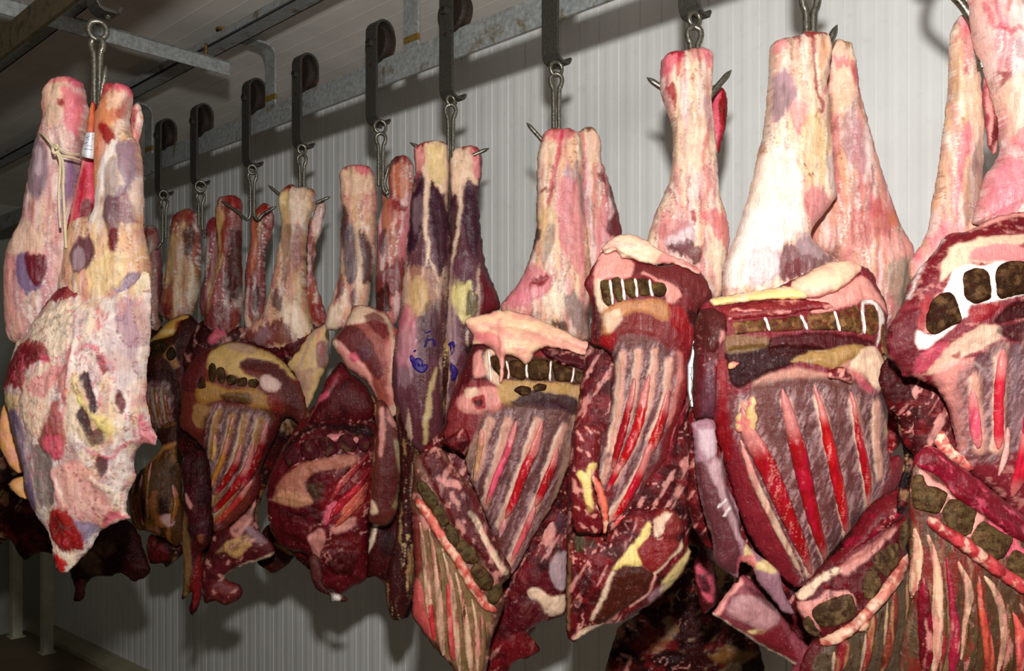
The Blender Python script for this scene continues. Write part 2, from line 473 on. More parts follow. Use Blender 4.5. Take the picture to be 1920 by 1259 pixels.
def meat_material(name, rough=(0.28, 0.5), fibre=0.5, fleck=0.35, spec=0.32, bump=0.004, grain=0.0, coat=0.04):
    m, nt, b = nmat(name)
    at = N(nt, 'ShaderNodeAttribute', attribute_name='Col')
    iso = mapping(nt, (1, 1, 1)); fib = mapping(nt, (9, 9, 1)); 
    n1 = noise(nt, iso, 38, 7, 0.62, 0.6)
    n2 = noise(nt, fib, 16, 6, 0.65, 0.5)
    n3 = noise(nt, iso, 150, 5, 0.6, 0.4)
    c = at.outputs['Color']
    c = mixc(nt, 'MULTIPLY', 1.0, c, ramp(nt, n1, [(0.25, 0.74), (0.5, 0.98), (0.75, 1.12)]))
    c = mixc(nt, 'MULTIPLY', fibre, c, ramp(nt, n2, [(0.3, 0.55), (0.52, 1.0), (0.72, 1.2)]))
    # flecks of fat and drying red film
    c = mixc(nt, 'MIX', math_(nt, 'MULTIPLY', ramp(nt, n3, [(0.60, 0.0), (0.72, 0.8)]), fleck), c, (*lin((226, 180, 160)), 1))
    n4 = noise(nt, iso, 70, 6, 0.7, 1.2)
    c = mixc(nt, 'MIX', math_(nt, 'MULTIPLY', ramp(nt, n4, [(0.60, 0.0), (0.72, 1.0)]), fleck * 0.9), c, (*lin((140, 26, 40)), 1))
    # thread-like vessels
    vo = N(nt, 'ShaderNodeTexNoise', Scale=26, Detail=3, Distortion=1.4); nt.links.new(mapping(nt, (1.6, 1.6, 0.8)), vo.inputs['Vector'])
    vein = math_(nt, 'ABSOLUTE', math_(nt, 'SUBTRACT', vo.outputs['Fac'], 0.5), 0)
    c = mixc(nt, 'MIX', math_(nt, 'MULTIPLY', ramp(nt, vein, [(0.0, 1.0), (0.012, 0.0)]), fleck * 0.7), c, (*lin((150, 40, 52)), 1))
    if grain:
        n5 = noise(nt, iso, 420, 3, 0.7)
        c = mixc(nt, 'MULTIPLY', grain, c, ramp(nt, n5, [(0.35, 0.3), (0.65, 1.35)]))
    nt.links.new(c, b.inputs['Base Color'])
    nt.links.new(ramp(nt, n1, [(0.3, rough[0]), (0.7, rough[1])]), b.inputs['Roughness'])
    bw = N(nt, 'ShaderNodeRGBToBW'); nt.links.new(c, bw.inputs['Color'])     # sheen scaled by colour brightness so near-black areas stay dark
    nt.links.new(ramp(nt, bw.outputs['Val'], [(0.004, spec * 0.15), (0.03, spec * 0.6), (0.08, spec)]), b.inputs['Specular IOR Level'])
    b.inputs['Coat Weight'].default_value = coat * 0.5; b.inputs['Coat Roughness'].default_value = 0.2
    b.inputs['Subsurface Weight'].default_value = 0.12; b.inputs['Subsurface Radius'].default_value = (1.0, 0.35, 0.25); b.inputs['Subsurface Scale'].default_value = 0.006
    h = math_(nt, 'ADD', math_(nt, 'MULTIPLY', n2, 0.6 * fibre + 0.2), math_(nt, 'ADD', math_(nt, 'MULTIPLY', n1, 0.7), math_(nt, 'MULTIPLY', n3, 0.12)))
    bp = N(nt, 'ShaderNodeBump', Strength=0.75, Distance=bump * 1.6); nt.links.new(h, bp.inputs['Height'])
    nt.links.new(bp.outputs['Normal'], b.inputs['Normal']); nt.links.new(bp.outputs['Normal'], b.inputs['Coat Normal'])
    M[name] = m
meat_material('meat', rough=(0.2, 0.42), fleck=0.2)
meat_material('leg_skin', rough=(0.2, 0.4), fibre=0.45, fleck=0.16, bump=0.0025)
meat_material('fat', rough=(0.3, 0.5), fibre=0.1, fleck=0.08, bump=0.0022)
meat_material('spongy_bone', rough=(0.6, 0.8), fibre=0.1, fleck=0.08, spec=0.2, bump=0.002, grain=0.75, coat=0.0)
meat_material('rib_film', rough=(0.2, 0.38), fibre=0.25, fleck=0.1, bump=0.002)
meat_material('cut_lean', rough=(0.2, 0.42), fibre=0.6, fleck=0.18, bump=0.003)

def steel(name, c, rough, rust=0.0, rc=(70, 46, 20), metal=0.6, sc=30):
    m, nt, b = nmat(name)
    v = mapping(nt, (1, 1, 1)); n = noise(nt, v, sc, 6, 0.65); n2 = noise(nt, v, sc * 5, 4, 0.6)
    k = mixc(nt, 'MULTIPLY', 0.8, (*lin(c), 1), ramp(nt, n2, [(0.3, 0.6), (0.7, 1.25)]))
    k = mixc(nt, 'MIX', ramp(nt, n, [(0.62 - rust * 0.3, 0.0), (0.72 - rust * 0.25, 1.0)]), k, (*lin(rc), 1))
    nt.links.new(k, b.inputs['Base Color']); b.inputs['Metallic'].default_value = metal
    nt.links.new(ramp(nt, n2, [(0.3, rough - 0.08), (0.7, rough + 0.12)]), b.inputs['Roughness'])
    bp = N(nt, 'ShaderNodeBump', Strength=0.4, Distance=0.002); nt.links.new(n2, bp.inputs['Height']); nt.links.new(bp.outputs['Normal'], b.inputs['Normal'])
    M[name] = m
steel('dark_steel', (66, 64, 58), 0.4, 0.15, (48, 42, 32), 0.35)
steel('hook_steel', (120, 116, 104), 0.3, 0.1, (70, 60, 42), 0.8)
steel('galvanised', (150, 154, 152), 0.5, 0.25, (110, 96, 66), 0.25, 14)
steel('wheel_iron', (58, 48, 42), 0.5, 0.4, (70, 44, 26), 0.5)
steel('rail_rust', (92, 80, 52), 0.55, 0.35, (54, 44, 26), 0.2)
steel('rust_paint', (120, 92, 34), 0.6, 0.4, (80, 52, 20), 0.1)

def painted(name, c, rough=0.5, var=0.12, sc=3, dirt=0.0, dc=(120, 105, 70)):
    m, nt, b = nmat(name)
    v = mapping(nt, (1, 1, 1)); n = noise(nt, v, sc, 5, 0.6); n2 = noise(nt, v, sc * 12, 4, 0.6)
    k = mixc(nt, 'MULTIPLY', 1.0, (*lin(c), 1), ramp(nt, n, [(0.3, 1 - var), (0.7, 1 + var * 0.5)]))
    k = mixc(nt, 'MIX', math_(nt, 'MULTIPLY', ramp(nt, n2, [(0.58, 0.0), (0.75, 1.0)]), dirt), k, (*lin(dc), 1))
    nt.links.new(k, b.inputs['Base Color']); b.inputs['Roughness'].default_value = rough
    M[name] = m
painted('wall_panel', (228, 229, 226), 0.42, 0.10, 2.5, 0.10)
painted('end_panel', (150, 150, 138), 0.5, 0.15, 2.5, 0.2)
painted('ceiling_panel', (222, 216, 208), 0.55, 0.14, 3, 0.15)
painted('concrete', (120, 104, 78), 0.7, 0.3, 2, 0.4, (60, 50, 34))
painted('kerb_paint', (168, 160, 134), 0.6, 0.2, 4, 0.4)
painted('post_paint', (196, 192, 170), 0.5, 0.25, 5, 0.5, (70, 60, 40))
painted('string_fibre', (214, 196, 160), 0.8, 0.2, 60)
painted('paper', (240, 240, 244), 0.5, 0.03, 10)
painted('blue_ink', (64, 84, 170), 0.6, 0.05, 10)
painted('black_ink', (30, 30, 34), 0.6, 0.05, 10)
# ---------------------------------------------------------------- the room: rail direction U, wall normal NV
U = np.array((-0.7203, 0.6937, 0.0)); NV = np.array((0.6937, 0.7203, 0.0)); Z = np.array((0, 0, 1.0))
LW, LR, LB, LL, LB2 = 3.55, 2.66, 2.45, 1.27, 1.70       # wall, rail, beam, left rail, left beam (lateral intercepts)
CEIL = EYE + 1.374
def rp(L, t, z):            # point: intercept L, t metres along U measured from the foot of the perpendicular, height z
    return NV * (L * 0.6937) + U * t + Z * z
def rail_t(px, L):          # position along U of the spot seen at column px
    y = F * L / (px + 805.0); return (y - 0.7203 * 0.6937 * L) / 0.6937
T_END = 7.3
# ribbed panel wall: narrow grooves every 87 mm, deeper joint every 1.044 m
def ribbed_wall():
    prof = []; t = -3.0
    i = 0
    while t < T_END:
        d = 0.009 if i % 12 == 0 else 0.0045
        prof += [(t, 0.0), (t + 0.022, 0.0), (t + 0.034, -0.0012), (t + 0.048, -0.0012), (t + 0.060, 0.0), (t + 0.0815, 0.0), (t + 0.0828, d), (t + 0.0845, d)]
        t += 0.087; i += 1
    V = []; 
    for (a, d) in prof:
        p = NV * (LW * 0.6937 + d) + U * a
        V += [p, p + Z * CEIL]
    n = len(prof)
    for (a, d) in reversed(prof[::8]):       # back skin
        pass
    Fc = [(2 * i, 2 * i + 2, 2 * i + 3, 2 * i + 1) for i in range(n - 1)]
    b = len(V)
    V += [NV * (LW * 0.6937 + 0.1) + U * prof[0][0], NV * (LW * 0.6937 + 0.1) + U * prof[0][0] + Z * CEIL, NV * (LW * 0.6937 + 0.1) + U * prof[-1][0], NV * (LW * 0.6937 + 0.1) + U * prof[-1][0] + Z * CEIL]
    Fc += [(b, b + 1, b + 3, b + 2), (0, 1, b + 1, b), (2 * n - 2, b + 2, b + 3, 2 * n - 1)]
    return V, Fc
struct('wall_right', *ribbed_wall(), M['wall_panel'])
def slab(L0, L1, t0, t1, z0, z1):
    c = rp((L0 + L1) / 2, (t0 + t1) / 2, (z0 + z1) / 2)
    return box_data(c, NV, U, Z, (L1 - L0) / 2 * 0.6937, (t1 - t0) / 2, (z1 - z0) / 2)
struct('floor', *slab(-6, LW + 0.2, -3, T_END + 0.2, -0.1, 0.0), M['concrete'])
# ceiling of panels with shallow seams along the rail
cv = []
LW0 = -6.0
struct('ceiling', *slab(LW0, LW + 0.2, -3, T_END + 0.2, CEIL, CEIL + 0.1), M['ceiling_panel'])
seams = [slab(l, l + 0.006, -3, T_END, CEIL - 0.0007, CEIL + 0.004) for l in np.arange(-1.0, LW - 0.05, 0.125)]
struct('trim_1', *join(seams), M['ceiling_panel'])
struct('wall_end', *slab(LW0, LW + 0.1, T_END, T_END + 0.1, 0, CEIL), M['end_panel'])
struct('baseboard_right', *sweep_data(None, [[rp(LW - a, t, z) for a, z in ((0.0, 0.0), (0.15, 0.0), (0.15, 0.03), (0.05, 0.065), (0.0, 0.07))] for t in (-3, T_END)]), M['kerb_paint'])
struct('trim_2', *sweep_data(None, [[rp(LW - a, t, CEIL - z) for a, z in ((0.0, 0.0), (0.045, 0.0), (0.04, 0.012), (0.012, 0.04), (0.0, 0.045))] for t in (-3, T_END)]), M['wall_panel'])

# overhead rails, beams, brackets
r = thing('overhead_rail', 'long grey galvanised rail carrying the row of hook trolleys along the ribbed wall', 'rail', rp(LR + 0.05, 2.0, EYE + 1.02))
link_mesh('rail_bar', *slab(LR + 0.042, LR + 0.058, -2.2, T_END - 0.05, EYE + 1.02, EYE + 1.107), M['galvanised'], r, False)
r2 = thing('overhead_rail', 'rusty brown overhead rail crossing the top left corner', 'rail', rp(LL + 0.05, 2.0, EYE + 1.02))
link_mesh('rail_bar', *slab(LL + 0.042, LL + 0.058, -1.0, T_END - 0.05, EYE + 1.02, EYE + 1.107), M['rail_rust'], r2, False)
def beam(L, label):
    t = thing('support_beam', label, 'beam', rp(L, 2.0, EYE + 1.30))
    link_mesh('channel', *join([slab(L - 0.05, L + 0.05, -2.0, T_END - 0.05, EYE + 1.30, EYE + 1.307), slab(L - 0.05, L - 0.043, -2.0, T_END - 0.05, EYE + 1.30, EYE + 1.335),
                                slab(L + 0.043, L + 0.05, -2.0, T_END - 0.05, EYE + 1.30, EYE + 1.335)]), M['galvanised'], t, False)
    return t
b1 = beam(LB, 'grey steel channel hung under the ceiling above the long trolley rail')
b2 = beam(LB2, 'grey steel channel under the ceiling at the top left corner')
def rod(par, L, t):
    o = link_mesh('hanger_rod', *tube_data([rp(L, t, EYE + 1.305), rp(L, t, CEIL + 0.01)], 0.008, 10), M['galvanised'], par)
    w = link_mesh('washer', *tube_data([rp(L, t, CEIL - 0.006), rp(L, t, CEIL)], 0.026, 16), M['rust_paint'], par)
for px in (418, 200):
    rod(b1, LB + 0.02, rail_t(px, LB + 0.02))
rod(b2, LB2, rail_t(-20, LB2))
# cross angle under the two beams
tc_ = rail_t(414, 2.42)
cb = thing('cross_bar', 'grey steel angle bar crossing from the top left corner to the ceiling beam', 'bar', rp(1.9, tc_, EYE + 1.19))
link_mesh('angle', *join([slab(1.34, 2.47, tc_ - 0.003, tc_ + 0.003, EYE + 1.185, EYE + 1.239), slab(1.34, 2.47, tc_ - 0.003, tc_ + 0.05, EYE + 1.233, EYE + 1.2395)]), M['galvanised'], cb, False)
link_mesh('bolt', *tube_data([rp(2.35, tc_ + 0.02, EYE + 1.2), rp(2.35, tc_ + 0.02, EYE + 1.29)], 0.006, 8), M['rust_paint'], cb)
def bracket(px, L, label, group):
    t = rail_t(px, L); w = 0.034
    b = thing('rail_bracket', label, 'bracket', rp(L, t, EYE + 1.10), group)
    path = [(0, 1.03), (0, 1.298)] + [(-0.04 * (1 - math.cos(a)), 1.298 + 0.042 * math.sin(a)) for a in (0.3, 0.6, 0.9, 1.2, math.pi / 2)] + [(-0.20, 1.342)]
    rings = []
    for i, (dn, z) in enumerate(path):
        a = path[max(i - 1, 0)]; c = path[min(i + 1, len(path) - 1)]
        d = np.array((c[0] - a[0], c[1] - a[1])); d /= np.linalg.norm(d); nn = np.array((-d[1], d[0])) * 0.004
        ctr = NV * (L * 0.6937) + U * t
        q = lambda s, wd: ctr + NV * (dn + nn[0] * s) + Z * (EYE + z + nn[1] * s) + U * wd
        rings.append([q(-1, -w), q(1, -w), q(1, w), q(-1, w)])
    link_mesh('bent_plate', *sweep_data(None, rings), M['galvanised'], b, False)
    link_mesh('rust_band', *box_data(NV * (L * 0.6937) + U * t + Z * (EYE + 1.145), NV, U, Z, 0.0055, w + 0.001, 0.011), M['rust_paint'], b, False)
for px, lab in ((772, 'bent grey rail bracket with a rusty band between the two large middle trolleys'), (508, 'bent grey rail bracket above the ceiling end of the angle bar'),
                (280, 'dim bent rail bracket farthest down the rail, just right of the near pale carcass')):
    bracket(px, LR + 0.07, lab, 'brackets holding the trolley rail')

# ---------------------------------------------------------------- trolleys and hooks
def trolley(px, h, L, label, spin=0.0):
    t = rail_t(px, L); ctr = NV * (L * 0.6937) + U * t
    tr = thing('rail_trolley', label, 'trolley', ctr + Z * (EYE + h), 'hook trolleys on the long rail' if L == LR else None)
    w, th = 0.029, 0.0042
    path = [(0.062, 0.016), (0.055, 0.003), (0.046, -0.003), (0.02, -0.003), (0.008, 0.002), (0.002, 0.012), (0, 0.03), (0, 0.16), (0, 0.300)]
    path += [(0.036 * (1 - math.cos(a)), 0.300 + 0.038 * math.sin(a)) for a in np.linspace(0.3, math.pi, 9)] + [(0.072, 0.245)]
    rings = []
    for i, (dn, z) in enumerate(path):
        a = path[max(i - 1, 0)]; c = path[min(i + 1, len(path) - 1)]
        d = np.array((c[0] - a[0], c[1] - a[1])); d /= np.linalg.norm(d); nn = np.array((-d[1], d[0])) * th
        ww = w * (1.0 if i > 1 else 0.8)
        q = lambda s, wd: ctr + NV * (dn + nn[0] * s) + Z * (EYE + h + z + nn[1] * s) + U * wd
        rings.append([q(-1, -ww), q(1, -ww), q(1, ww), q(-1, ww)])
    st = link_mesh('strap', *sweep_data(None, rings), M['dark_steel'], tr, False)
    md = st.modifiers.new('bevel', 'BEVEL'); md.width = 0.0015; md.segments = 2; md.limit_method = 'ANGLE'
    # grooved wheel on the rail, axle along the wall normal
    ax = ctr + NV * 0.036 + Z * (EYE + h + 0.262)
    prof = [(-0.022, 0.012), (-0.022, 0.054), (-0.017, 0.062), (-0.010, 0.062), (-0.006, 0.053), (0.006, 0.053), (0.010, 0.062), (0.017, 0.062), (0.022, 0.054), (0.022, 0.040), (0.017, 0.036), (0.017, 0.026), (0.022, 0.022), (0.022, 0.012)]
    rings = [[ax + NV * a + (U * math.cos(k * math.pi / 18) + Z * math.sin(k * math.pi / 18)) * rr for k in range(36)] for a, rr in prof]
    wh = link_mesh('wheel', *sweep_data(None, rings), M['wheel_iron'], tr, False)
    link_mesh('axle_bolt', *join([tube_data([ax - NV * 0.052, ax + NV * 0.05], 0.009, 12), tube_data([ax - NV * 0.052, ax - NV * 0.04], 0.016, 6)]), M['dark_steel'], tr, False)
    link_mesh('rivet', *tube_data([ax - NV * 0.043 - Z * 0.075, ax - NV * 0.03 - Z * 0.075], 0.006, 10), M['wheel_iron'], tr, False)
    link_mesh('swivel_pin', *tube_data([ctr + NV * 0.036 + Z * (EYE + h + 0.01), ctr + NV * 0.036 + Z * (EYE + h - 0.016)], [0.010, 0.006], 10), M['hook_steel'], tr)
    return tr
def h_at(px, y, L): return (735 - y) * L / (px + 805.0)

def catmull3(p, sub=6): 
    p = [np.asarray(q, float) for q in p]; out = []
    for i in range(len(p) - 1):
        p0 = p[max(i - 1, 0)]; p1, p2 = p[i], p[i + 1]; p3 = p[min(i + 2, len(p) - 1)]
        for k in range(sub):
            t = k / sub
            out.append(0.5 * ((2 * p1) + (-p0 + p2) * t + (2 * p0 - 5 * p1 + 4 * p2 - p3) * t * t + (-p0 + 3 * p1 - 3 * p2 + p3) * t ** 3))
    out.append(p[-1]); return out
def ring_link(par, c, R, r, tiltx=0.35, name='ring'):
    pts = []
    for k in range(25):
        a = 2 * math.pi * k / 24
        pts.append(c + np.array((math.cos(a) * R * 0.85, math.cos(a) * R * tiltx, math.sin(a) * R)))
    return link_mesh(name, *tube_data(pts, r, 8, False), M['hook_steel'], par)
def hook(label, y, ring, loop, split, left=None, right=None, rad=0.0062, gap=0.011):
    """double pointed hook bent from one rod: ring, eye loop, two rods, prongs pointing up and out (pixels at distance y)"""
    hk = thing('meat_hook', label, 'hook', wpt(loop[0], split, y), 'double pointed meat hooks')
    s = y / F
    if ring: ring_link(hk, wpt(ring[0], ring[1], y), ring[2] * s, rad * 0.85)
    lw = gap / s
    X, Yt = loop
    for sg, tip in ((-1, left), (1, right)):
        px = [(X, Yt), (X + sg * lw * 1.1, Yt + lw * 0.55), (X + sg * lw * 1.45, Yt + lw * 1.7), (X + sg * lw * 1.15, Yt + lw * 3.0), (X + sg * lw * 0.72, Yt + lw * 4.6)]
        px += [(X + sg * lw * 0.65, Yt + (split - Yt) * 0.75), (X + sg * lw * 0.65, split - lw)]
        if tip:
            tx, ty = tip; bx = X + sg * lw * 2.2
            px += [(X + sg * lw * 1.0, split + lw * 0.6), (bx, split + lw * 1.2), (X + (tx - X) * 0.45, split - (split - ty) * 0.25 + lw * 0.2), (X + (tx - X) * 0.8, split - (split - ty) * 0.72), (tx, ty)]
        pts = catmull3([wpt(a, b, y) for a, b in px], 5)
        n = len(pts); rr = [rad] * n
        if tip: rr[-1] = 0.0006; rr[-2] = rad * 0.3; rr[-3] = rad * 0.6; rr[-4] = rad * 0.85
        link_mesh('prong', *tube_data(pts, rr, 8), M['hook_steel'], hk)
    return hk
YR = {}
for px, y in ((305, 360), (372, 340), (470, 305), (565, 270), (705, 225), (845, 178), (1040, 110), (1300, 20)):
    YR[px] = F * LR / (px + 805.0)
tl = {305: 'dim trolley farthest left on the long rail, behind the near pale carcass', 372: 'second trolley from the far end of the long rail, small and dark',
      470: 'third trolley from the far end, just below the end of the angle bar', 565: 'fourth trolley from the far end, just right of the middle bent bracket',
      705: 'trolley left of the bracket with a rusty band near top centre', 845: 'large trolley cut by the top edge above the purple shanks',
      1040: 'large dark strap trolley cut by the top edge above the pink pair of shanks', 1300: 'trolley whose foot alone shows at the top edge right of centre'}
for px, lab in tl.items():
    yb = {305: 360, 372: 340, 470: 305, 565: 270, 705: 225, 845: 178, 1040: 110, 1300: 20}[px]
    trolley(px - 8, h_at(px, yb, LR), LR, lab)
trolley(174, 0.932, LL, 'trolley with a bright edged strap on the left rail above the near pale carcass')
for px, lab in ((1512, 'trolley above the frame, carrying the hook of the wide pale carcass'), (1742, 'trolley above the frame at the top right corner')):
    trolley(px - 8, 0.338 * LR, LR, lab)
BON = (222, 190, 164)
# ---------------------------------------------------------------- the near pale carcass at the left
DA = 2.2
A = thing('meat_carcass', 'near pale fatty carcass at the far left, white tag and string on its shanks', 'carcass', wpt(140, 1075, DA))
flesh('hind_leg', A, DA + 0.06, Q(1, '735,640 745,600 765,580 785,590 802,640 800,720 780,800 800,900 805,1100 800,1300 760,1300 740,1000'), (226, 170, 150), leg_ops([p('red', 3, 1, '755,620 785,620 775,680 755,680', 0.6)], 0.6, 0.3, 0.2), T=0.05, k=0.95, mat=M['leg_skin'], grain=0.3)
flesh('hind_leg', A, DA + 0.04, Q(1, '250,540 262,500 300,455 340,436 410,438 440,455 468,475 485,560 496,650 480,750 455,860 440,1000 430,1150 440,1300') + [(150, 520), (110, 580), (70, 640), (20, 640), (12, 560), (18, 470), (45, 415)] + Q(1, '150,1150 180,980 200,840 235,740 250,680'), (222, 186, 180), leg_ops([*knuckle(1,'275,490 330,445 380,440 420,445 465,480',15,'pk2',5), 
    p('org', 7, 1, '255,560 300,470 340,480 330,640 260,700', 0.5), p('fat', 6, 1, '280,470 400,460 440,560 400,700 330,740 300,640', 0.7), p('pk2', 5, 1, '270,500 340,440 450,460 480,520 420,500 320,500', 0.7), p('red', 4, 1, '370,600 400,595 405,630 380,635', 0.9), p('pk2', 6, 1, '400,520 480,560 490,680 450,780 410,700', 0.7), p((146, 126, 138), 9, 1, '215,830 260,780 320,850 330,1050 270,1150 200,1050', 0.85), p('la2', 8, 1, '250,860 300,860 300,1000 260,1000', 0.7), p((150, 122, 160), 6, 1, '400,960 430,900 440,1000 400,1200 380,1250', 0.8), st('fatw', [3, 5, 3], 1, '235,760 205,900 180,1060', 0.7), p('fat', 8, 5, '40,160 80,60 150,80 190,150 110,180', 0.6), p((130, 110, 150), 6, 5, '90,200 120,175 190,230 160,300 110,300', 0.85), p('mus', 4, 5, '125,190 180,185 195,230 160,290 140,260', 0.95), p('fatp', 8, 5, '40,150 70,180 80,330 50,440 30,400', 0.7)], 0.5, 0.35, 0.3), T=0.10, k=0.9, mat=M['leg_skin'], grain=0.3)
flesh('shank_muscle', A, DA, Q(1, '505,590 520,570 538,590 540,700 535,900 540,1000 540,1150 520,1350 440,1450 380,1480 370,1380 400,1200 440,1020 470,850'), (190, 60, 76), [p('org', 4, 1, '505,590 535,590 530,740 490,760', 0.8), ('M', 'pk2', 8, 60, 0.55, 0.08, 0.7), p('mus', 4, 1, '470,1180 500,1130 535,1140 530,1280 470,1300', 0.9), st('rd2', 3, 1, '450,960 425,1160', 0.7), st('fatp', 3, 1, '490,880 440,1100 420,1259', 0.7)], T=0.05, k=0.9, off=0.01, mat=M['leg_skin'], grain=0.3)
flesh('hind_leg', A, DA, Q(1, '545,640 560,610 580,560 590,490 620,468 670,468 715,482 745,520 742,580 728,680 740,760 775,800 798,900 802,1050 800,1250') + Q(5, '470,100 490,200 492,260 470,420 300,420 200,330 215,200 240,60') + Q(1, '540,1200 540,1000 542,800'), (232, 196, 160), leg_ops([*knuckle(1,'600,480 650,468 690,475 735,520',14,'red',5), 
    p('org', 8, 1, '550,640 620,560 700,560 720,680 640,760 560,900', 0.75), p('pk2', 5, 1, '585,500 640,470 730,500 740,560 660,520 600,560', 0.8), p('red', 5, 1, '590,740 640,730 690,800 680,840 640,840', 0.95), p('red', 4, 1, '595,480 660,470 640,540 590,590', 0.7), p('red', 4, 1, '690,640 735,560 730,660 700,700', 0.6), p('fat', 7, 1, '640,560 720,540 700,640 640,640', 0.6), p('org', 6, 1, '560,880 610,860 600,1000 570,1080', 0.7), st('wht', [6, 9, 8, 6], 1, '690,840 640,960 600,1100 580,1259', 0.9, 2), p((150, 130, 150), 7, 1, '700,860 770,800 790,960 760,1100 720,1000', 0.8), p((176, 160, 160), 7, 1, '640,1000 700,920 720,1100 700,1259 640,1259', 0.75), p((130, 90, 120), 6, 1, '700,1100 760,1080 790,1259 700,1259', 0.6), p('pu2', 5, 5, '370,10 420,0 425,100 405,180 385,100', 0.8), p('mus', 4, 5, '395,110 425,100 405,180 390,160', 0.9), p('pu2', 6, 5, '265,190 290,130 330,120 350,160 335,220 280,240', 0.95), p('la2', 5, 5, '280,170 310,160 320,220 280,230', 0.5), p((120, 110, 150), 6, 5, '400,290 470,240 490,260 440,310', 0.7), p('yel', 8, 5, '330,220 440,170 440,270 350,320', 0.6)], 0.45, 0.3, 0.4), T=0.09, k=0.95, mat=M['leg_skin'], grain=0.3)
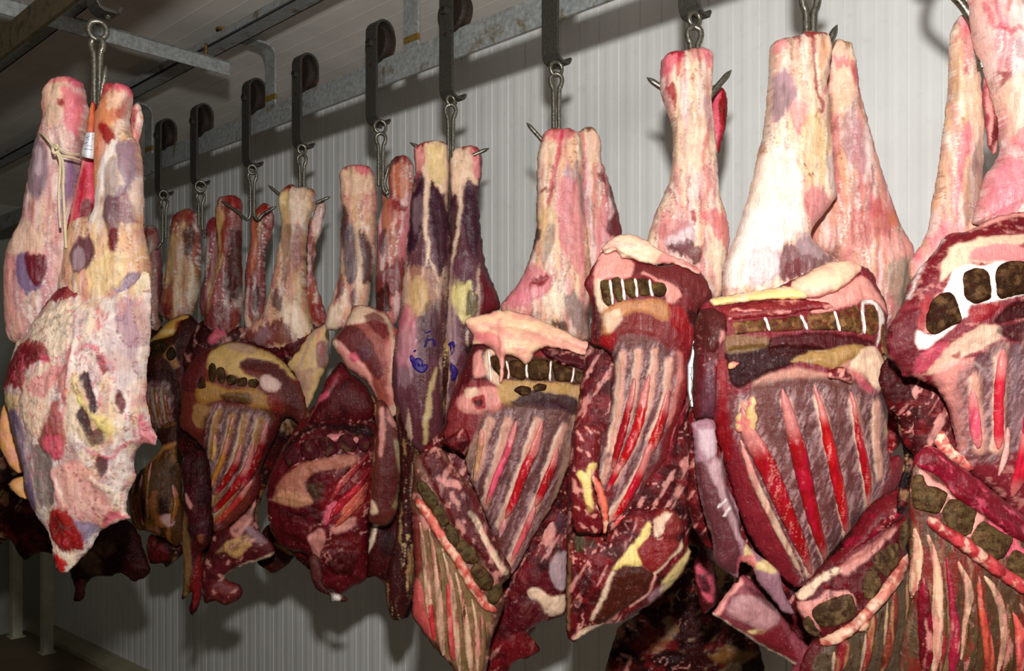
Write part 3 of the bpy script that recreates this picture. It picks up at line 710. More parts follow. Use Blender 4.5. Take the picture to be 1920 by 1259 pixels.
AB = flesh('trunk', A, DA, Q(5, '230,200 262,225 292,290 330,300 420,240 488,230 495,400 488,500 482,560 480,640 495,720 515,770 505,798 470,790 440,830 445,900 420,960 415,1010 428,1035 380,1050 330,1080 300,1130 235,1200 200,1218 180,1190 172,1140 160,1080 120,1030 90,960 80,880 55,790 30,690 15,620 25,560 45,490 60,450 85,440 100,410 150,330 200,270'), (232, 206, 178), [
    ('M', 'lav', 12, 80, 0.6, 0.06, 0.55, 6), ('M', 'rd2', 9, 40, 0.74, 0.03, 0.6, 10), ('V', 'wht', 12, 50, 0.014, 0.8, 12, 1.5),
    ('M', 'fatp', 18, 40, 0.58, 0.1, 0.5, 10), ('M', 'crt', 20, 44, 0.52, 0.1, 0.7, -8), ('M', 'la2', 16, 30, 0.6, 0.08, 0.55), ('M', 'wht', 14, 24, 0.6, 0.08, 0.7), ('M', 'pk2', 12, 30, 0.7, 0.05, 0.6), ('M', 'lav', 10, 50, 0.66, 0.06, 0.6),
    p('rd2', 5, 5, '175,280 230,210 262,225 290,290 240,325 180,320 150,350 160,310', 0.95, 4), p('mus', 5, 5, '190,280 240,230 270,270 230,310', 0.6), p((150, 26, 44), 5, 5, '100,340 150,310 160,340 110,380 100,370', 0.9), p('fatw', 8, 5, '130,400 240,340 320,350 360,420 300,470 220,520 150,470', 0.8), st((150, 140, 120), 2.5, 5, '140,400 240,380', 0.4), st((160, 150, 130), 2, 5, '240,480 330,380', 0.4),
    p('rd2', 5, 5, '15,630 40,560 80,480 130,450 195,470 220,525 180,530 140,545 135,630 110,600 70,590 40,620', 0.95, 5), p((120, 24, 50), 5, 5, '60,540 120,470 190,490 190,510 110,540 60,580', 0.7), p('pk2', 4, 5, '190,500 225,520 200,540', 0.8), p('fat', 5, 5, '140,570 240,530 220,650 150,720 110,690', 0.7, 3), p('pk2', 5, 5, '140,600 230,540 260,560 200,640', 0.5), p('yel', 5, 5, '25,640 90,620 110,660 50,680', 0.7, 2),
    p((134, 112, 142), 7, 5, '40,690 90,670 120,720 130,840 150,960 120,1030 95,950 80,870 50,760', 0.95), p('pur', 5, 5, '55,800 75,800 105,900 100,960 85,920', 0.9), p('la2', 6, 5, '90,720 120,740 140,900 110,920', 0.5), p('red', 5, 5, '180,780 230,660 250,640 265,720 270,770 255,830 220,830', 0.85, 4), p('fat', 5, 5, '120,700 200,650 230,680 190,760 150,760', 0.7, 3), p('pk2', 5, 5, '200,770 255,760 260,820 220,830', 0.7),
    p('yel', 6, 5, '270,590 310,560 330,640 400,700 420,750 380,790 320,780 280,700', 0.5, 2), p('fatw', 6, 5, '275,640 310,640 320,720 280,760', 0.8), p((80, 36, 56), 4, 5, '315,570 340,565 370,660 355,690 330,620', 0.95, -2), p((76, 34, 50), 4, 5, '305,690 330,660 350,720 345,760 325,740', 0.95, -2), p((90, 40, 60), 4, 5, '350,740 375,730 380,780 350,790 330,760', 0.8, -2), p('mus', 4, 5, '415,640 430,615 440,660 425,695', 0.95), p('rd2', 4, 5, '360,510 380,505 395,550 380,555', 0.9), p((96, 44, 60), 4, 5, '360,830 385,830 385,880 365,890', 0.9, -2), p((140, 120, 120), 5, 5, '330,905 370,940 375,990 340,960', 0.8, -2),
    p('la2', 7, 5, '380,420 450,370 470,500 440,620 400,560', 0.6), p((176, 130, 150), 6, 5, '400,340 480,320 490,460 440,480', 0.5), st('pk2', [3, 4, 4], 5, '285,480 280,560 265,650', 0.7, 3), p('pnk', 6, 5, '470,680 510,770 500,795 470,780', 0.85), p((150, 60, 100), 5, 5, '440,820 500,790 480,850 450,890', 0.8), p((150, 136, 130), 8, 5, '155,800 220,830 220,980 160,980', 0.8), st('dkm', [3, 5, 3], 5, '205,860 215,920 210,980', 0.6), p('fatp', 8, 5, '230,860 330,850 390,1000 380,1040 300,1060 260,960', 0.6), p((160, 150, 180), 6, 5, '270,1030 330,1050 320,1085 280,1110', 0.8),
    p((176, 20, 42), 5, 5, '185,1040 200,1005 235,990 265,1010 285,1080 280,1130 220,1130 185,1090', 0.98, 4), p((120, 16, 36), 5, 5, '200,1040 230,1010 250,1060 210,1080', 0.6), p('red', 4, 5, '240,1070 290,1080 280,1130 240,1130', 0.6), p('fatw', 4, 5, '160,1060 185,1080 200,1130 260,1150 235,1190 185,1150', 0.9), p((206, 30, 50), 4, 5, '178,1150 205,1150 222,1185 205,1215 185,1200', 0.98, 3), p('pk2', 5, 5, '380,1010 425,1030 380,1045 340,1060', 0.8), p('yel', 6, 5, '440,180 488,210 480,300 420,280', 0.5), st('fatw', [3, 5, 4], 5, '100,420 180,370 260,330', 0.7, 2.5), st('crt', [2, 4, 3, 2], 5, '280,340 300,420 290,520 275,600', 0.6, 2), st((170, 160, 140), [2, 3, 2], 5, '150,440 230,380 280,350', 0.55, -1.5), st((176, 166, 146), [2, 3, 2], 5, '250,430 270,380 300,340', 0.5, -1.5), st('wht', [2, 3, 2], 5, '330,360 400,420 440,470', 0.6, 2),
    st('pk2', [2, 4, 3], 5, '300,500 350,480 390,520', 0.7, 2), st('red', [2, 3, 2], 5, '265,640 250,600 270,540', 0.7, -1), p((236, 216, 150), 3, 5, '300,560 325,640 345,680 395,700 410,740 390,760 350,700 310,650', 0.8, 3), st('fatw', [3, 4, 2], 5, '340,900 400,960 420,1020', 0.7, 2.5), st('pk2', [2, 3, 2], 5, '330,800 390,830 420,800 450,780', 0.7, 2), st('fatp', [3, 5, 3], 5, '220,880 240,960 270,1010', 0.7, 2.5), p('la2', 4, 5, '285,370 330,370 320,450 280,450', 0.5), p('gry', 4, 5, '165,800 215,820 215,940 170,900', 0.5), ('V', 'rd2', 16, 44, 0.008, 0.7, -12), ('V', 'gry', 10, 40, 0.012, 0.6, 4, -1.5), ('V', 'pk2', 20, 60, 0.012, 0.7, 8), ('V', (150, 120, 110), 26, 60, 0.01, 0.5, -10), ('N', 3, 14, 44, 8), ('N', 1.2, 6, 12)], streak=8, grain=0.3, T=0.11, k=0.8, off=0.03, kb=0.7, step=3.0, edge=1.7)
flesh('side_flap', A, DA + 0.03, Q(5, '0,700 25,640 40,700 60,800 75,880 60,890 30,860 0,800'), (226, 176, 120), [('M', 'fatp', 12, 16, 0.55, 0.1, 0.6)], T=0.05, k=0.8)
flesh('side_flap', A, DA + 0.02, Q(5, '25,925 50,905 80,900 92,960 85,975 50,955'), (228, 180, 130), [p('red', 3, 5, '25,925 40,915 45,935', 0.7)], T=0.04, k=0.9)
# string round the left shank
sg = thing('string', 'cream string knotted round the left shank of the near pale carcass', 'string', wpt(110, 500, DA - 0.06))
def cord(name, pts, y, r=0.0032):
    return link_mesh(name, *tube_data(catmull3([wpt(a, b, yy) for a, b, yy in pts], 6), r, 8), M['string_fibre'], sg)
K1 = 5.247; sq = lambda s, ys: [(float(t.split(',')[0]) / K1, 180 + float(t.split(',')[1]) / K1, y) for t, y in zip(s.split(), ys)]
yf = DA - 0.045
cord('loop', sq('375,380 410,375 455,415 510,480 545,520', [DA + 0.04, yf + 0.03, yf, yf - 0.008, yf - 0.01]), 0)
cord('loop', sq('375,390 420,395 480,450 530,515', [DA + 0.04, yf + 0.03, yf, yf - 0.01]), 0)
cord('loop', sq('550,490 620,540 700,572 780,575', [yf - 0.012, yf, yf + 0.012, yf + 0.04]), 0)
cord('loop', sq('560,570 640,595 720,610 800,635', [yf - 0.012, yf - 0.004, yf + 0.01, yf + 0.04]), 0)
cord('knot', sq('520,500 560,480 570,540 530,560 520,500 565,520', [yf - 0.012, yf - 0.02, yf - 0.016, yf - 0.022, yf - 0.02, yf - 0.024]), 0, 0.0036)
cord('tail', sq('555,550 590,640 590,760 580,900 582,1100 595,1300', [yf - 0.016, yf - 0.012, yf - 0.012, yf - 0.014, yf - 0.016, yf - 0.016]), 0)
cord('tail', sq('570,550 615,640 625,780 622,900 630,1080 640,1300 650,1500', [yf - 0.016, yf - 0.012, yf - 0.012, yf - 0.014, yf - 0.016, yf - 0.016, yf - 0.01]), 0)
# paper tag round the tendon
tg = thing('tag', 'white paper tag with blue marks, wrapped round the tendon of the near pale carcass', 'tag', wpt(165, 290, DA - 0.06))
def wrap(x0, x1, x2, x3, ya, yb, off):
    rings = []
    for v in np.linspace(0, 1, 6):
        row = []
        for q in np.linspace(0, 1, 12):
            xa = x0 + (x1 - x0) * q; xb = x3 + (x2 - x3) * q
            row.append(wpt(xa + (xb - xa) * v, ya + (yb - ya) * v + 6 * q * v, DA - 0.045 - off - 0.022 * math.sin(math.pi * q)))
        rings.append(row)
    return rings
rr = wrap(160.5, 178.5, 176.5, 150, 248.5, 293, 0.004)
vv, ff = sweep_data(None, rr, False)
pt = link_mesh('paper', vv, ff, M['paper'], tg); md = pt.modifiers.new('solid', 'SOLIDIFY'); md.thickness = 0.0012; md.offset = 1
for ptsx in ([(162, 259), (168, 255), (174, 254)], [(156, 270), (160, 268), (163.5, 267)], [(165, 262), (175, 260)], [(158, 279), (166, 280), (173, 281)], [(164, 273), (172, 274)]):
    link_mesh('pen_mark', *tube_data([wpt(a, b, DA - 0.0725 + 0.00016 * (a - 165) ** 2 * 0.6) for a, b in ptsx], 0.0005, 6), M['blue_ink'], tg)
# ---------------------------------------------------------------- the dim carcasses farther along the rail
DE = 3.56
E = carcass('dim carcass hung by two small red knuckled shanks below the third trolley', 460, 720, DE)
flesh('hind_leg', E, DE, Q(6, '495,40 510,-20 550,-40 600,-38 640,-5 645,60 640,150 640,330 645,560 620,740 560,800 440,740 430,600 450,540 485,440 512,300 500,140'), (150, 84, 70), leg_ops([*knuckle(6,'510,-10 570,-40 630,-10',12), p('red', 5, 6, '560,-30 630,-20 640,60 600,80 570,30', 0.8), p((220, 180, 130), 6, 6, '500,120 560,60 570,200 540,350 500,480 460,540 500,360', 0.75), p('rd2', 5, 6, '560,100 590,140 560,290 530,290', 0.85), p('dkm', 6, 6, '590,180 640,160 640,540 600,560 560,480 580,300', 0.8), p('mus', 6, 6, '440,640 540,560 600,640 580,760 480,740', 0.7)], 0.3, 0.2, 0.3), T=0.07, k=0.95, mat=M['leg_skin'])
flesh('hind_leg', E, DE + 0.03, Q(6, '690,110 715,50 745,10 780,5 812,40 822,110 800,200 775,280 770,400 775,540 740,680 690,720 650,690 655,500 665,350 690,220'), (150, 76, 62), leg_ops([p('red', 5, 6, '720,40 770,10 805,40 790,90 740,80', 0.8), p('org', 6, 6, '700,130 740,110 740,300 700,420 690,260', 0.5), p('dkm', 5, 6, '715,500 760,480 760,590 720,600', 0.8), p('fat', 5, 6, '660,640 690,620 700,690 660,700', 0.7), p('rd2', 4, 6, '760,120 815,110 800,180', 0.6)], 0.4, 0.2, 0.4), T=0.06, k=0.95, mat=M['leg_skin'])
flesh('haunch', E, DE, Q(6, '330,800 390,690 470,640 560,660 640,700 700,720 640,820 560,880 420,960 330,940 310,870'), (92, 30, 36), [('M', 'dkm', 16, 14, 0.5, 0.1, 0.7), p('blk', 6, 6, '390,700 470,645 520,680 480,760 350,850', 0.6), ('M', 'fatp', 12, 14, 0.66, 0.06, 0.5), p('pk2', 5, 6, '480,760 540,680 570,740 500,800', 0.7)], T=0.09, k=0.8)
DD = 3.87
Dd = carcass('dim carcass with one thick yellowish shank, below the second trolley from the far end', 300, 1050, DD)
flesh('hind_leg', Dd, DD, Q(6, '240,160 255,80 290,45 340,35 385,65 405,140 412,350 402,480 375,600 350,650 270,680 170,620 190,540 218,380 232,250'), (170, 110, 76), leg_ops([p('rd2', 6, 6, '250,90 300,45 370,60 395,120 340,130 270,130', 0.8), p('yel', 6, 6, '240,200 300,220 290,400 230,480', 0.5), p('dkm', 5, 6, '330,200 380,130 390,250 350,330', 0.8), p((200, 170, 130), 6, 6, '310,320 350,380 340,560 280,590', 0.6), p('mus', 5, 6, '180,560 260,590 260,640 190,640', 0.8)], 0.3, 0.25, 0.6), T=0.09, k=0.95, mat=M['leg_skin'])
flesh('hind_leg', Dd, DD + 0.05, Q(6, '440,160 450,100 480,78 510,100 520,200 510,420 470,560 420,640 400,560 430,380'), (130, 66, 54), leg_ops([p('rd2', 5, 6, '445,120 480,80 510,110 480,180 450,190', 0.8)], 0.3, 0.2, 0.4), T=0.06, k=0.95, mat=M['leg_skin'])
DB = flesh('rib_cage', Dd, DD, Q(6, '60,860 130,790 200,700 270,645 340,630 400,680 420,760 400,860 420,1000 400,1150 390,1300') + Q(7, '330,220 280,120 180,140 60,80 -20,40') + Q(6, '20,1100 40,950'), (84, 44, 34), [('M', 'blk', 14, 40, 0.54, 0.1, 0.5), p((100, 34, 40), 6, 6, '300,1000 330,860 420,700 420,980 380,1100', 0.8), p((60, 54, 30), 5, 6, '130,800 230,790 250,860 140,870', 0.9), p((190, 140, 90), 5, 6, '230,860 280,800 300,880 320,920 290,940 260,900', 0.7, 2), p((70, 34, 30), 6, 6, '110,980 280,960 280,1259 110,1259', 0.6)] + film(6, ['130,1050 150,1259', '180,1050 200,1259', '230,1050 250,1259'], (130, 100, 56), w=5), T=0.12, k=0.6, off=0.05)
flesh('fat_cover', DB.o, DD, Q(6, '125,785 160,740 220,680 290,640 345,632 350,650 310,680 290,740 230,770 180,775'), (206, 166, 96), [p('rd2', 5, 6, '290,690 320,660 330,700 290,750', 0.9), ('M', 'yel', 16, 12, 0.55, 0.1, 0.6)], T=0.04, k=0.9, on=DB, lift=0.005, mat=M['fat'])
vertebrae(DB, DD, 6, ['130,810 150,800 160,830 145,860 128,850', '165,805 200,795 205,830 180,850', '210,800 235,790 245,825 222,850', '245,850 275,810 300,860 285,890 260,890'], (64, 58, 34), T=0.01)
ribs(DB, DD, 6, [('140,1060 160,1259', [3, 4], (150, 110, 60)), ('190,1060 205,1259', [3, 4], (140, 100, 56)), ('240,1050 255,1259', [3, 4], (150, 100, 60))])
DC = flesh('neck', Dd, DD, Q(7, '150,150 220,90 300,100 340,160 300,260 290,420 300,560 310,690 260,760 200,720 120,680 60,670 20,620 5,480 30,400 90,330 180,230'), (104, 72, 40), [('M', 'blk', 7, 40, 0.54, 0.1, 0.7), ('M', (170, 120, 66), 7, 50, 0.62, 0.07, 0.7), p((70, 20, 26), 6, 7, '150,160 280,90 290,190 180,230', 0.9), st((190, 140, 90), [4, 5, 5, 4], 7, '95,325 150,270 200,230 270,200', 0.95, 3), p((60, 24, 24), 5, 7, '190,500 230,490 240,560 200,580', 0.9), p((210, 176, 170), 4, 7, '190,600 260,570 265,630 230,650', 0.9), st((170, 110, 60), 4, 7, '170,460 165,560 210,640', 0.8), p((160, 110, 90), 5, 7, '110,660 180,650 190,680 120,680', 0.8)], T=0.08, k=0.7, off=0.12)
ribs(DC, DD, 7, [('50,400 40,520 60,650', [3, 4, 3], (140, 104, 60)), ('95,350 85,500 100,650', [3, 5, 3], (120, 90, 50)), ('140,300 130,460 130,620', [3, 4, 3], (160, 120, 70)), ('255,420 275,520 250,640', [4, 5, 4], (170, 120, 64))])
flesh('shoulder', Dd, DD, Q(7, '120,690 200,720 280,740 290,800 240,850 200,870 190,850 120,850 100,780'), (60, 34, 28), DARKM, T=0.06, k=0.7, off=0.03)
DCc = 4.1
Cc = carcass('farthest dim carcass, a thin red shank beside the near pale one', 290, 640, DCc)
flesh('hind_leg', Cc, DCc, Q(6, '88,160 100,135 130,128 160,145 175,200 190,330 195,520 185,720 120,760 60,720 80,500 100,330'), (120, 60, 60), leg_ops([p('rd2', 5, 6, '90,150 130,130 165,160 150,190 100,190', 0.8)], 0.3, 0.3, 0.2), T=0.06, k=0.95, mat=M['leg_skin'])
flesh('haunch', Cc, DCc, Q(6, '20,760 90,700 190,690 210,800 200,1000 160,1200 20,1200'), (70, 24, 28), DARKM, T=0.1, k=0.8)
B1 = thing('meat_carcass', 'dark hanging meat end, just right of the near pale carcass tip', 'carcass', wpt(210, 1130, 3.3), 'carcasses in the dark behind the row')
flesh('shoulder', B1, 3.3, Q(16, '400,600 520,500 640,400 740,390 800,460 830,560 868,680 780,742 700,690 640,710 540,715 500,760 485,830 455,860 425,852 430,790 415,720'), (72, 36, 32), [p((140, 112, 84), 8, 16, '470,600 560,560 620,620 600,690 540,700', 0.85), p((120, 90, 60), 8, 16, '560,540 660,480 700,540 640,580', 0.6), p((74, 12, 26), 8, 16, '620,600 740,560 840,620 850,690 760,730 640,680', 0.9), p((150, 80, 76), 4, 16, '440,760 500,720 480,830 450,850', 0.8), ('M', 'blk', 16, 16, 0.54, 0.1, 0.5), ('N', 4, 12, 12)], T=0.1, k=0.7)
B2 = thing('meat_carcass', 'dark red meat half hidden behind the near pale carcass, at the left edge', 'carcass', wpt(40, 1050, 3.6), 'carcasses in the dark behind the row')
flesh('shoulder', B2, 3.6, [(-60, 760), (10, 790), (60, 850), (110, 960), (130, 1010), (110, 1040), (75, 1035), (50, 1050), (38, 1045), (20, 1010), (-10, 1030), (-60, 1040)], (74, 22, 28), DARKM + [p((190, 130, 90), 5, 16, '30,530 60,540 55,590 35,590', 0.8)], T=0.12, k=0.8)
# ---------------------------------------------------------------- cream fat with small olive bones
DF = 3.29
Fc_ = carcass('carcass with creamy fat over a row of small olive bones, left of centre', 440, 1150, DF)
flesh('hind_leg', Fc_, DF + 0.05, Q(6, '1045,60 1060,15 1090,-15 1112,10 1108,60 1085,160 1060,240 1050,380 1065,480 1095,560 1115,640 1090,700 1030,690 1000,560 1005,300 1020,120'), (176, 108, 92), leg_ops([p('rd2', 5, 6, '1040,580 1100,600 1100,690 1040,680', 0.8), p('dkm', 4, 6, '1035,200 1050,200 1045,420 1030,420', 0.7)], 0.6, 0.3, 0.3), T=0.06, k=0.95, mat=M['leg_skin'])
flesh('hind_leg', Fc_, DF, Q(2, '65,1115 85,1070 120,1040 150,1038 175,1055 215,1052 260,1062 275,1100 268,1180') + Q(6, '1030,60 1010,160 1002,350 1012,560 1045,720 1040,780 900,860 700,800 620,760 690,700 760,620 790,520 830,340 862,150 850,40'), (222, 186, 150), leg_ops([*knuckle(2,'80,1085 130,1042 170,1055 215,1052 260,1062',10), 
    p('yel', 6, 2, '75,1100 130,1060 140,1200 90,1259', 0.6), p('fatw', 5, 2, '140,1070 240,1070 250,1200 180,1259 140,1180', 0.6), p('red', 3, 2, '95,1060 150,1035 170,1060 120,1072', 0.8), p('rd2', 3, 2, '240,1055 275,1070 270,1100', 0.7), p((150, 110, 110), 8, 6, '950,150 1000,140 990,330 960,420 930,300', 0.6), p((140, 112, 100), 8, 6, '890,150 930,140 930,420 890,440', 0.6), p('pur', 6, 6, '820,540 850,500 890,540 880,600 840,600', 0.75), p('mus', 6, 6, '640,760 720,720 840,680 890,640 930,720 960,800 860,790 760,840', 0.85), p('fatw', 8, 6, '880,600 960,560 1010,640 1030,720 960,740 900,680', 0.7), p('lav', 8, 6, '720,760 800,700 830,760 760,820', 0.5)], 0.5, 0.25, 0.45), T=0.09, k=0.95, mat=M['leg_skin'])
flesh('fat_flank', Fc_, DF, Q(6, '890,910 950,840 1020,740 1080,700 1120,680 1130,780 1125,900 1080,1000 1010,1160 985,1140 970,1040 930,960'), (226, 196, 150), [p('mus', 6, 6, '1070,800 1120,780 1120,920 1070,920', 0.8), st('pk2', [3, 4, 3], 6, '1080,700 1090,850', 0.4), ('M', 'lav', 8, 60, 0.58, 0.08, 0.5, 20), p((190, 150, 140), 8, 6, '960,960 1060,940 1030,1060 1000,1130', 0.6)], T=0.05, k=0.7, off=0.05, mat=M['fat'])
FB = flesh('rib_cage', Fc_, DF, Q(6, '300,1000 340,920 400,850 480,810 540,790 600,776 680,790 780,830 860,880 920,950 960,1000 990,1080 1002,1170 985,1259') + Q(7, '850,60 780,200 720,340 700,480 640,560 560,640 470,690 430,600 440,400 420,260 330,160') + Q(6, '290,1259 300,1130'), (132, 66, 56), [
    p((110, 48, 50), 6, 6, '300,1000 400,860 470,810 480,850 450,940 410,1060 330,1060', 0.9), p((214, 184, 130), 5, 6, '470,860 540,790 640,790 760,830 880,900 960,1000 900,960 800,890 680,880 650,930 700,980 760,1000 700,1010 620,970 540,930 480,940', 0.95, 2), p((104, 50, 46), 5, 6, '650,900 720,885 820,900 900,960 960,1040 990,1160 960,1259 900,1230 900,1100 850,1010 760,960 680,940', 0.95), p('lav', 6, 6, '560,800 660,790 740,840 660,850', 0.5), p((230, 200, 190), 4, 6, '770,990 820,975 880,1020 860,1060 790,1050', 0.95, 2), p((190, 150, 90), 6, 6, '400,1080 470,1010 600,1050 740,1050 840,1120 830,1180 700,1130 560,1100 460,1140', 0.8, 3), p((70, 40, 30), 5, 6, '560,1080 700,1070 720,1130 600,1130', 0.7), p('rd2', 5, 6, '800,1090 860,1090 870,1180 820,1160', 0.8), p((196, 160, 110), 6, 6, '400,1130 500,1150 820,1170 850,1259 420,1259', 0.6), p((96, 44, 38), 10, 7, '440,60 860,40 720,340 460,600', 0.85), p((110, 30, 44), 6, 7, '700,300 780,100 840,60 780,260 720,420 660,560', 0.7)] +
    film(7, ['520,40 480,180 460,280', '590,60 540,260 460,420', '660,60 600,300 470,520', '730,80 670,300 560,500 460,620'], (186, 140, 84), w=6), T=0.10, k=0.55, off=0.09, kb=0.5)
vertebrae(FB, DF, 6, ['480,930 500,905 520,920 524,990 510,1015 488,990', '530,940 550,925 572,940 580,1000 560,1020 534,1000', '585,985 610,972 640,985 640,1020 600,1030', '648,995 690,985 700,1010 690,1032 652,1030', '708,1000 750,992 762,1020 745,1045 710,1035', '420,1030 440,980 465,1000 478,1040 440,1048'], (92, 80, 44), T=0.012)
ribs(FB, DF, 7, [('575,150 540,270 480,380 455,440', [4, 6, 6, 4], (206, 150, 84)), ('640,200 600,320 530,420 470,480', [4, 7, 7, 4], (168, 44, 34)), ('700,190 660,330 590,440 500,540 465,570', [4, 7, 8, 6, 4], (180, 40, 40)), ('770,80 730,220 690,330 620,450', [4, 6, 7, 5], (150, 34, 34)), ('680,400 610,500 520,600 470,650', [5, 6, 6, 4], (196, 90, 70)), ('500,140 490,240 470,300', [4, 5, 4], (216, 180, 120)), ('600,60 560,200', [4, 4], (196, 160, 100))])
flesh('neck', Fc_, DF, Q(7, '290,330 320,260 400,250 440,330 450,560 460,640 440,740 400,800 400,960 380,1070 345,1130 330,1090 345,1000 290,1040 300,900 290,700 300,500'), (86, 26, 38), [('M', 'blk', 12, 30, 0.54, 0.1, 0.7), ('M', 'pur', 16, 30, 0.62, 0.08, 0.5), p((150, 120, 80), 5, 7, '300,560 330,600 350,760 350,900 330,1040 300,1000 290,800', 0.85), st('fatp', [3, 4], 7, '330,480 350,540', 0.8), p((150, 96, 70), 4, 7, '380,700 420,690 410,740', 0.8), p((150, 20, 40), 5, 7, '360,860 400,800 395,1000 350,1090', 0.7), ('N', 3, 8, 26)], T=0.07, k=0.8, off=0.18)
flesh('shoulder', Fc_, DF, Q(7, '430,780 460,690 560,640 640,560 690,500 680,600 720,690 770,740 790,790 760,820 660,850 570,880 520,930 590,960 615,1010 580,1050 520,1075 460,1050 410,1060 395,940 400,840'), (112, 46, 52), [p((220, 180, 130), 4, 7, '480,790 560,720 660,690 680,740 640,780 600,810 540,780', 0.9, 2), st('fat', [2, 3, 3, 2], 7, '790,795 680,840 570,885 515,930', 0.95, 2), p('fatp', 5, 7, '560,660 640,560 680,520 660,640 600,700', 0.8, 2), p('lav', 5, 7, '640,640 720,680 750,740 690,720', 0.6), p((140, 70, 66), 6, 7, '440,980 520,940 590,970 580,1040 500,1060', 0.8), ('M', 'dkm', 14, 14, 0.56, 0.1, 0.6), ('M', 'fatp', 12, 10, 0.68, 0.05, 0.7)], T=0.07, k=0.65, off=0.13)
flesh('flank', Fc_, DF + 0.05, Q(7, '720,690 760,640 830,700 900,790 860,850 780,905 740,880 690,840 770,800'), (84, 44, 36), [('M', 'blk', 14, 14, 0.52, 0.1, 0.6), st('tan', 3, 7, '800,740 880,790', 0.7)], T=0.05, k=0.7)

flesh('side_lean', Fc_, DF, Q(6, '300,1000 420,860 960,1000 985,1259') + Q(7, '800,300 700,560 690,700 560,800 400,820 340,760 300,560 300,300 260,180'), (76, 22, 30), DARKM, T=0.08, k=0.5, off=0.0, edge=1.2)
flesh('haunch', Fc_, DF, Q(6, '560,800 700,720 900,660 1030,700 1100,760 1040,960 940,1000 800,860 640,800'), (100, 36, 42), MEATY, T=0.07, k=0.6, off=0.01)
# ---------------------------------------------------------------- round dark chest seen from its open end
DG = 3.0
G = carcass('carcass left of the purple shanks, its round dark chest open towards us', 640, 1130, DG)
flesh('hind_leg', G, DG, Q(2, '410,985 430,950 470,932 520,928 565,932 595,962 612,1010 620,1080 622,1180') + Q(6, '1390,60 1388,200 1390,320 1360,500 1340,600 1240,700 1120,720 1112,650 1150,530 1188,400 1192,250 1200,100 1200,0') + Q(2, '415,1100'), (226, 186, 160), leg_ops([*knuckle(2,'420,965 460,935 510,928 560,932 600,970',11), 
    p('fat', 6, 2, '420,980 580,950 600,1100 430,1100', 0.6), p('pk2', 4, 2, '470,935 560,930 600,990 560,1000 480,960', 0.7), p('pur', 5, 6, '1205,120 1225,20 1250,90 1250,180 1215,250', 0.9), p((110, 100, 108), 7, 6, '1215,240 1255,120 1300,200 1310,380 1280,450 1230,420', 0.85), p('pur', 5, 6, '1310,180 1340,180 1385,300 1370,440 1330,460 1310,350', 0.9), p('mus', 5, 6, '1180,480 1200,410 1230,470 1220,540 1180,560', 0.8), p('pur', 5, 6, '1260,500 1290,490 1290,580 1265,590', 0.8), st('fat', [3, 5, 5], 6, '1290,150 1315,350 1310,500', 0.8), p('fatw', 6, 6, '1120,620 1200,580 1230,620 1160,760 1130,780', 0.7)], 0.5, 0.3, 0.3), T=0.08, k=0.95, mat=M['leg_skin'])
flesh('hind_leg', G, DG + 0.06, Q(2, '685,960 700,905 730,880 770,874 805,890 825,940 835,1100 840,1259') + Q(6, '1580,260 1570,480 1540,620 1480,700 1400,640 1390,500 1400,300 1400,120') + Q(2, '650,1160 645,1070 660,1060 690,1120'), (190, 110, 100), leg_ops([*knuckle(2,'705,900 740,878 790,882',11), 
    p('org', 5, 2, '700,960 760,930 800,1000 780,1100 720,1080', 0.6), p('blk', 4, 2, '690,920 740,880 760,890 720,960 690,1030', 0.7), p('red', 4, 2, '740,880 810,890 820,950 770,920', 0.7), p('rd2', 4, 2, '715,1130 800,1160 760,1200 720,1190', 0.9), p('pur', 5, 6, '1420,200 1460,160 1470,280 1430,300', 0.7), p('mus', 6, 6, '1390,430 1480,360 1559,330 1559,500 1420,520', 0.8), p('dkm', 5, 6, '1360,560 1420,490 1470,480 1480,620 1400,630', 0.9), st('fatp', 3, 6, '1490,140 1540,90', 0.7)], 0.7, 0.4, 0.2), T=0.08, k=0.95, mat=M['leg_skin'])
flesh('pelvis', G, DG, Q(6, '1145,780 1165,750 1205,710 1235,640 1262,590 1320,575 1390,592 1460,630 1500,700 1560,760 1560,1180 1500,1200 1430,1259') + Q(7, '1350,80 1310,60') + Q(6, '1400,1120 1340,1010 1240,940 1200,880 1160,820'), (176, 104, 92), [
    p('fat', 6, 6, '1245,640 1300,580 1380,600 1470,660 1490,700 1400,660 1320,680 1240,690', 0.9), p((120, 60, 62), 6, 6, '1200,720 1260,690 1330,720 1400,820 1440,960 1400,1000 1330,900 1230,830 1170,770', 0.9), p('mus', 5, 6, '1340,640 1400,620 1470,680 1460,780 1390,720', 0.85), p('pu2', 5, 6, '1310,820 1370,820 1380,880 1330,900', 0.7), p('fatp', 5, 6, '1150,780 1190,770 1260,850 1330,910 1380,1000 1400,1100 1320,1020 1220,930 1190,860', 0.95, 3), p('pk2', 5, 6, '1250,860 1290,850 1310,890 1270,910', 0.9, 2), p('fatw', 4, 6, '1145,790 1175,770 1190,810 1160,830', 0.9), p('fatp', 8, 6, '1470,800 1559,760 1559,1259 1480,1259', 0.6), p('fat', 5, 6, '1470,1150 1540,1130 1540,1200 1480,1210', 0.7), st('fat', 3, 6, '1440,620 1500,800 1480,1000', 0.5)], T=0.08, k=0.7, off=0.10)
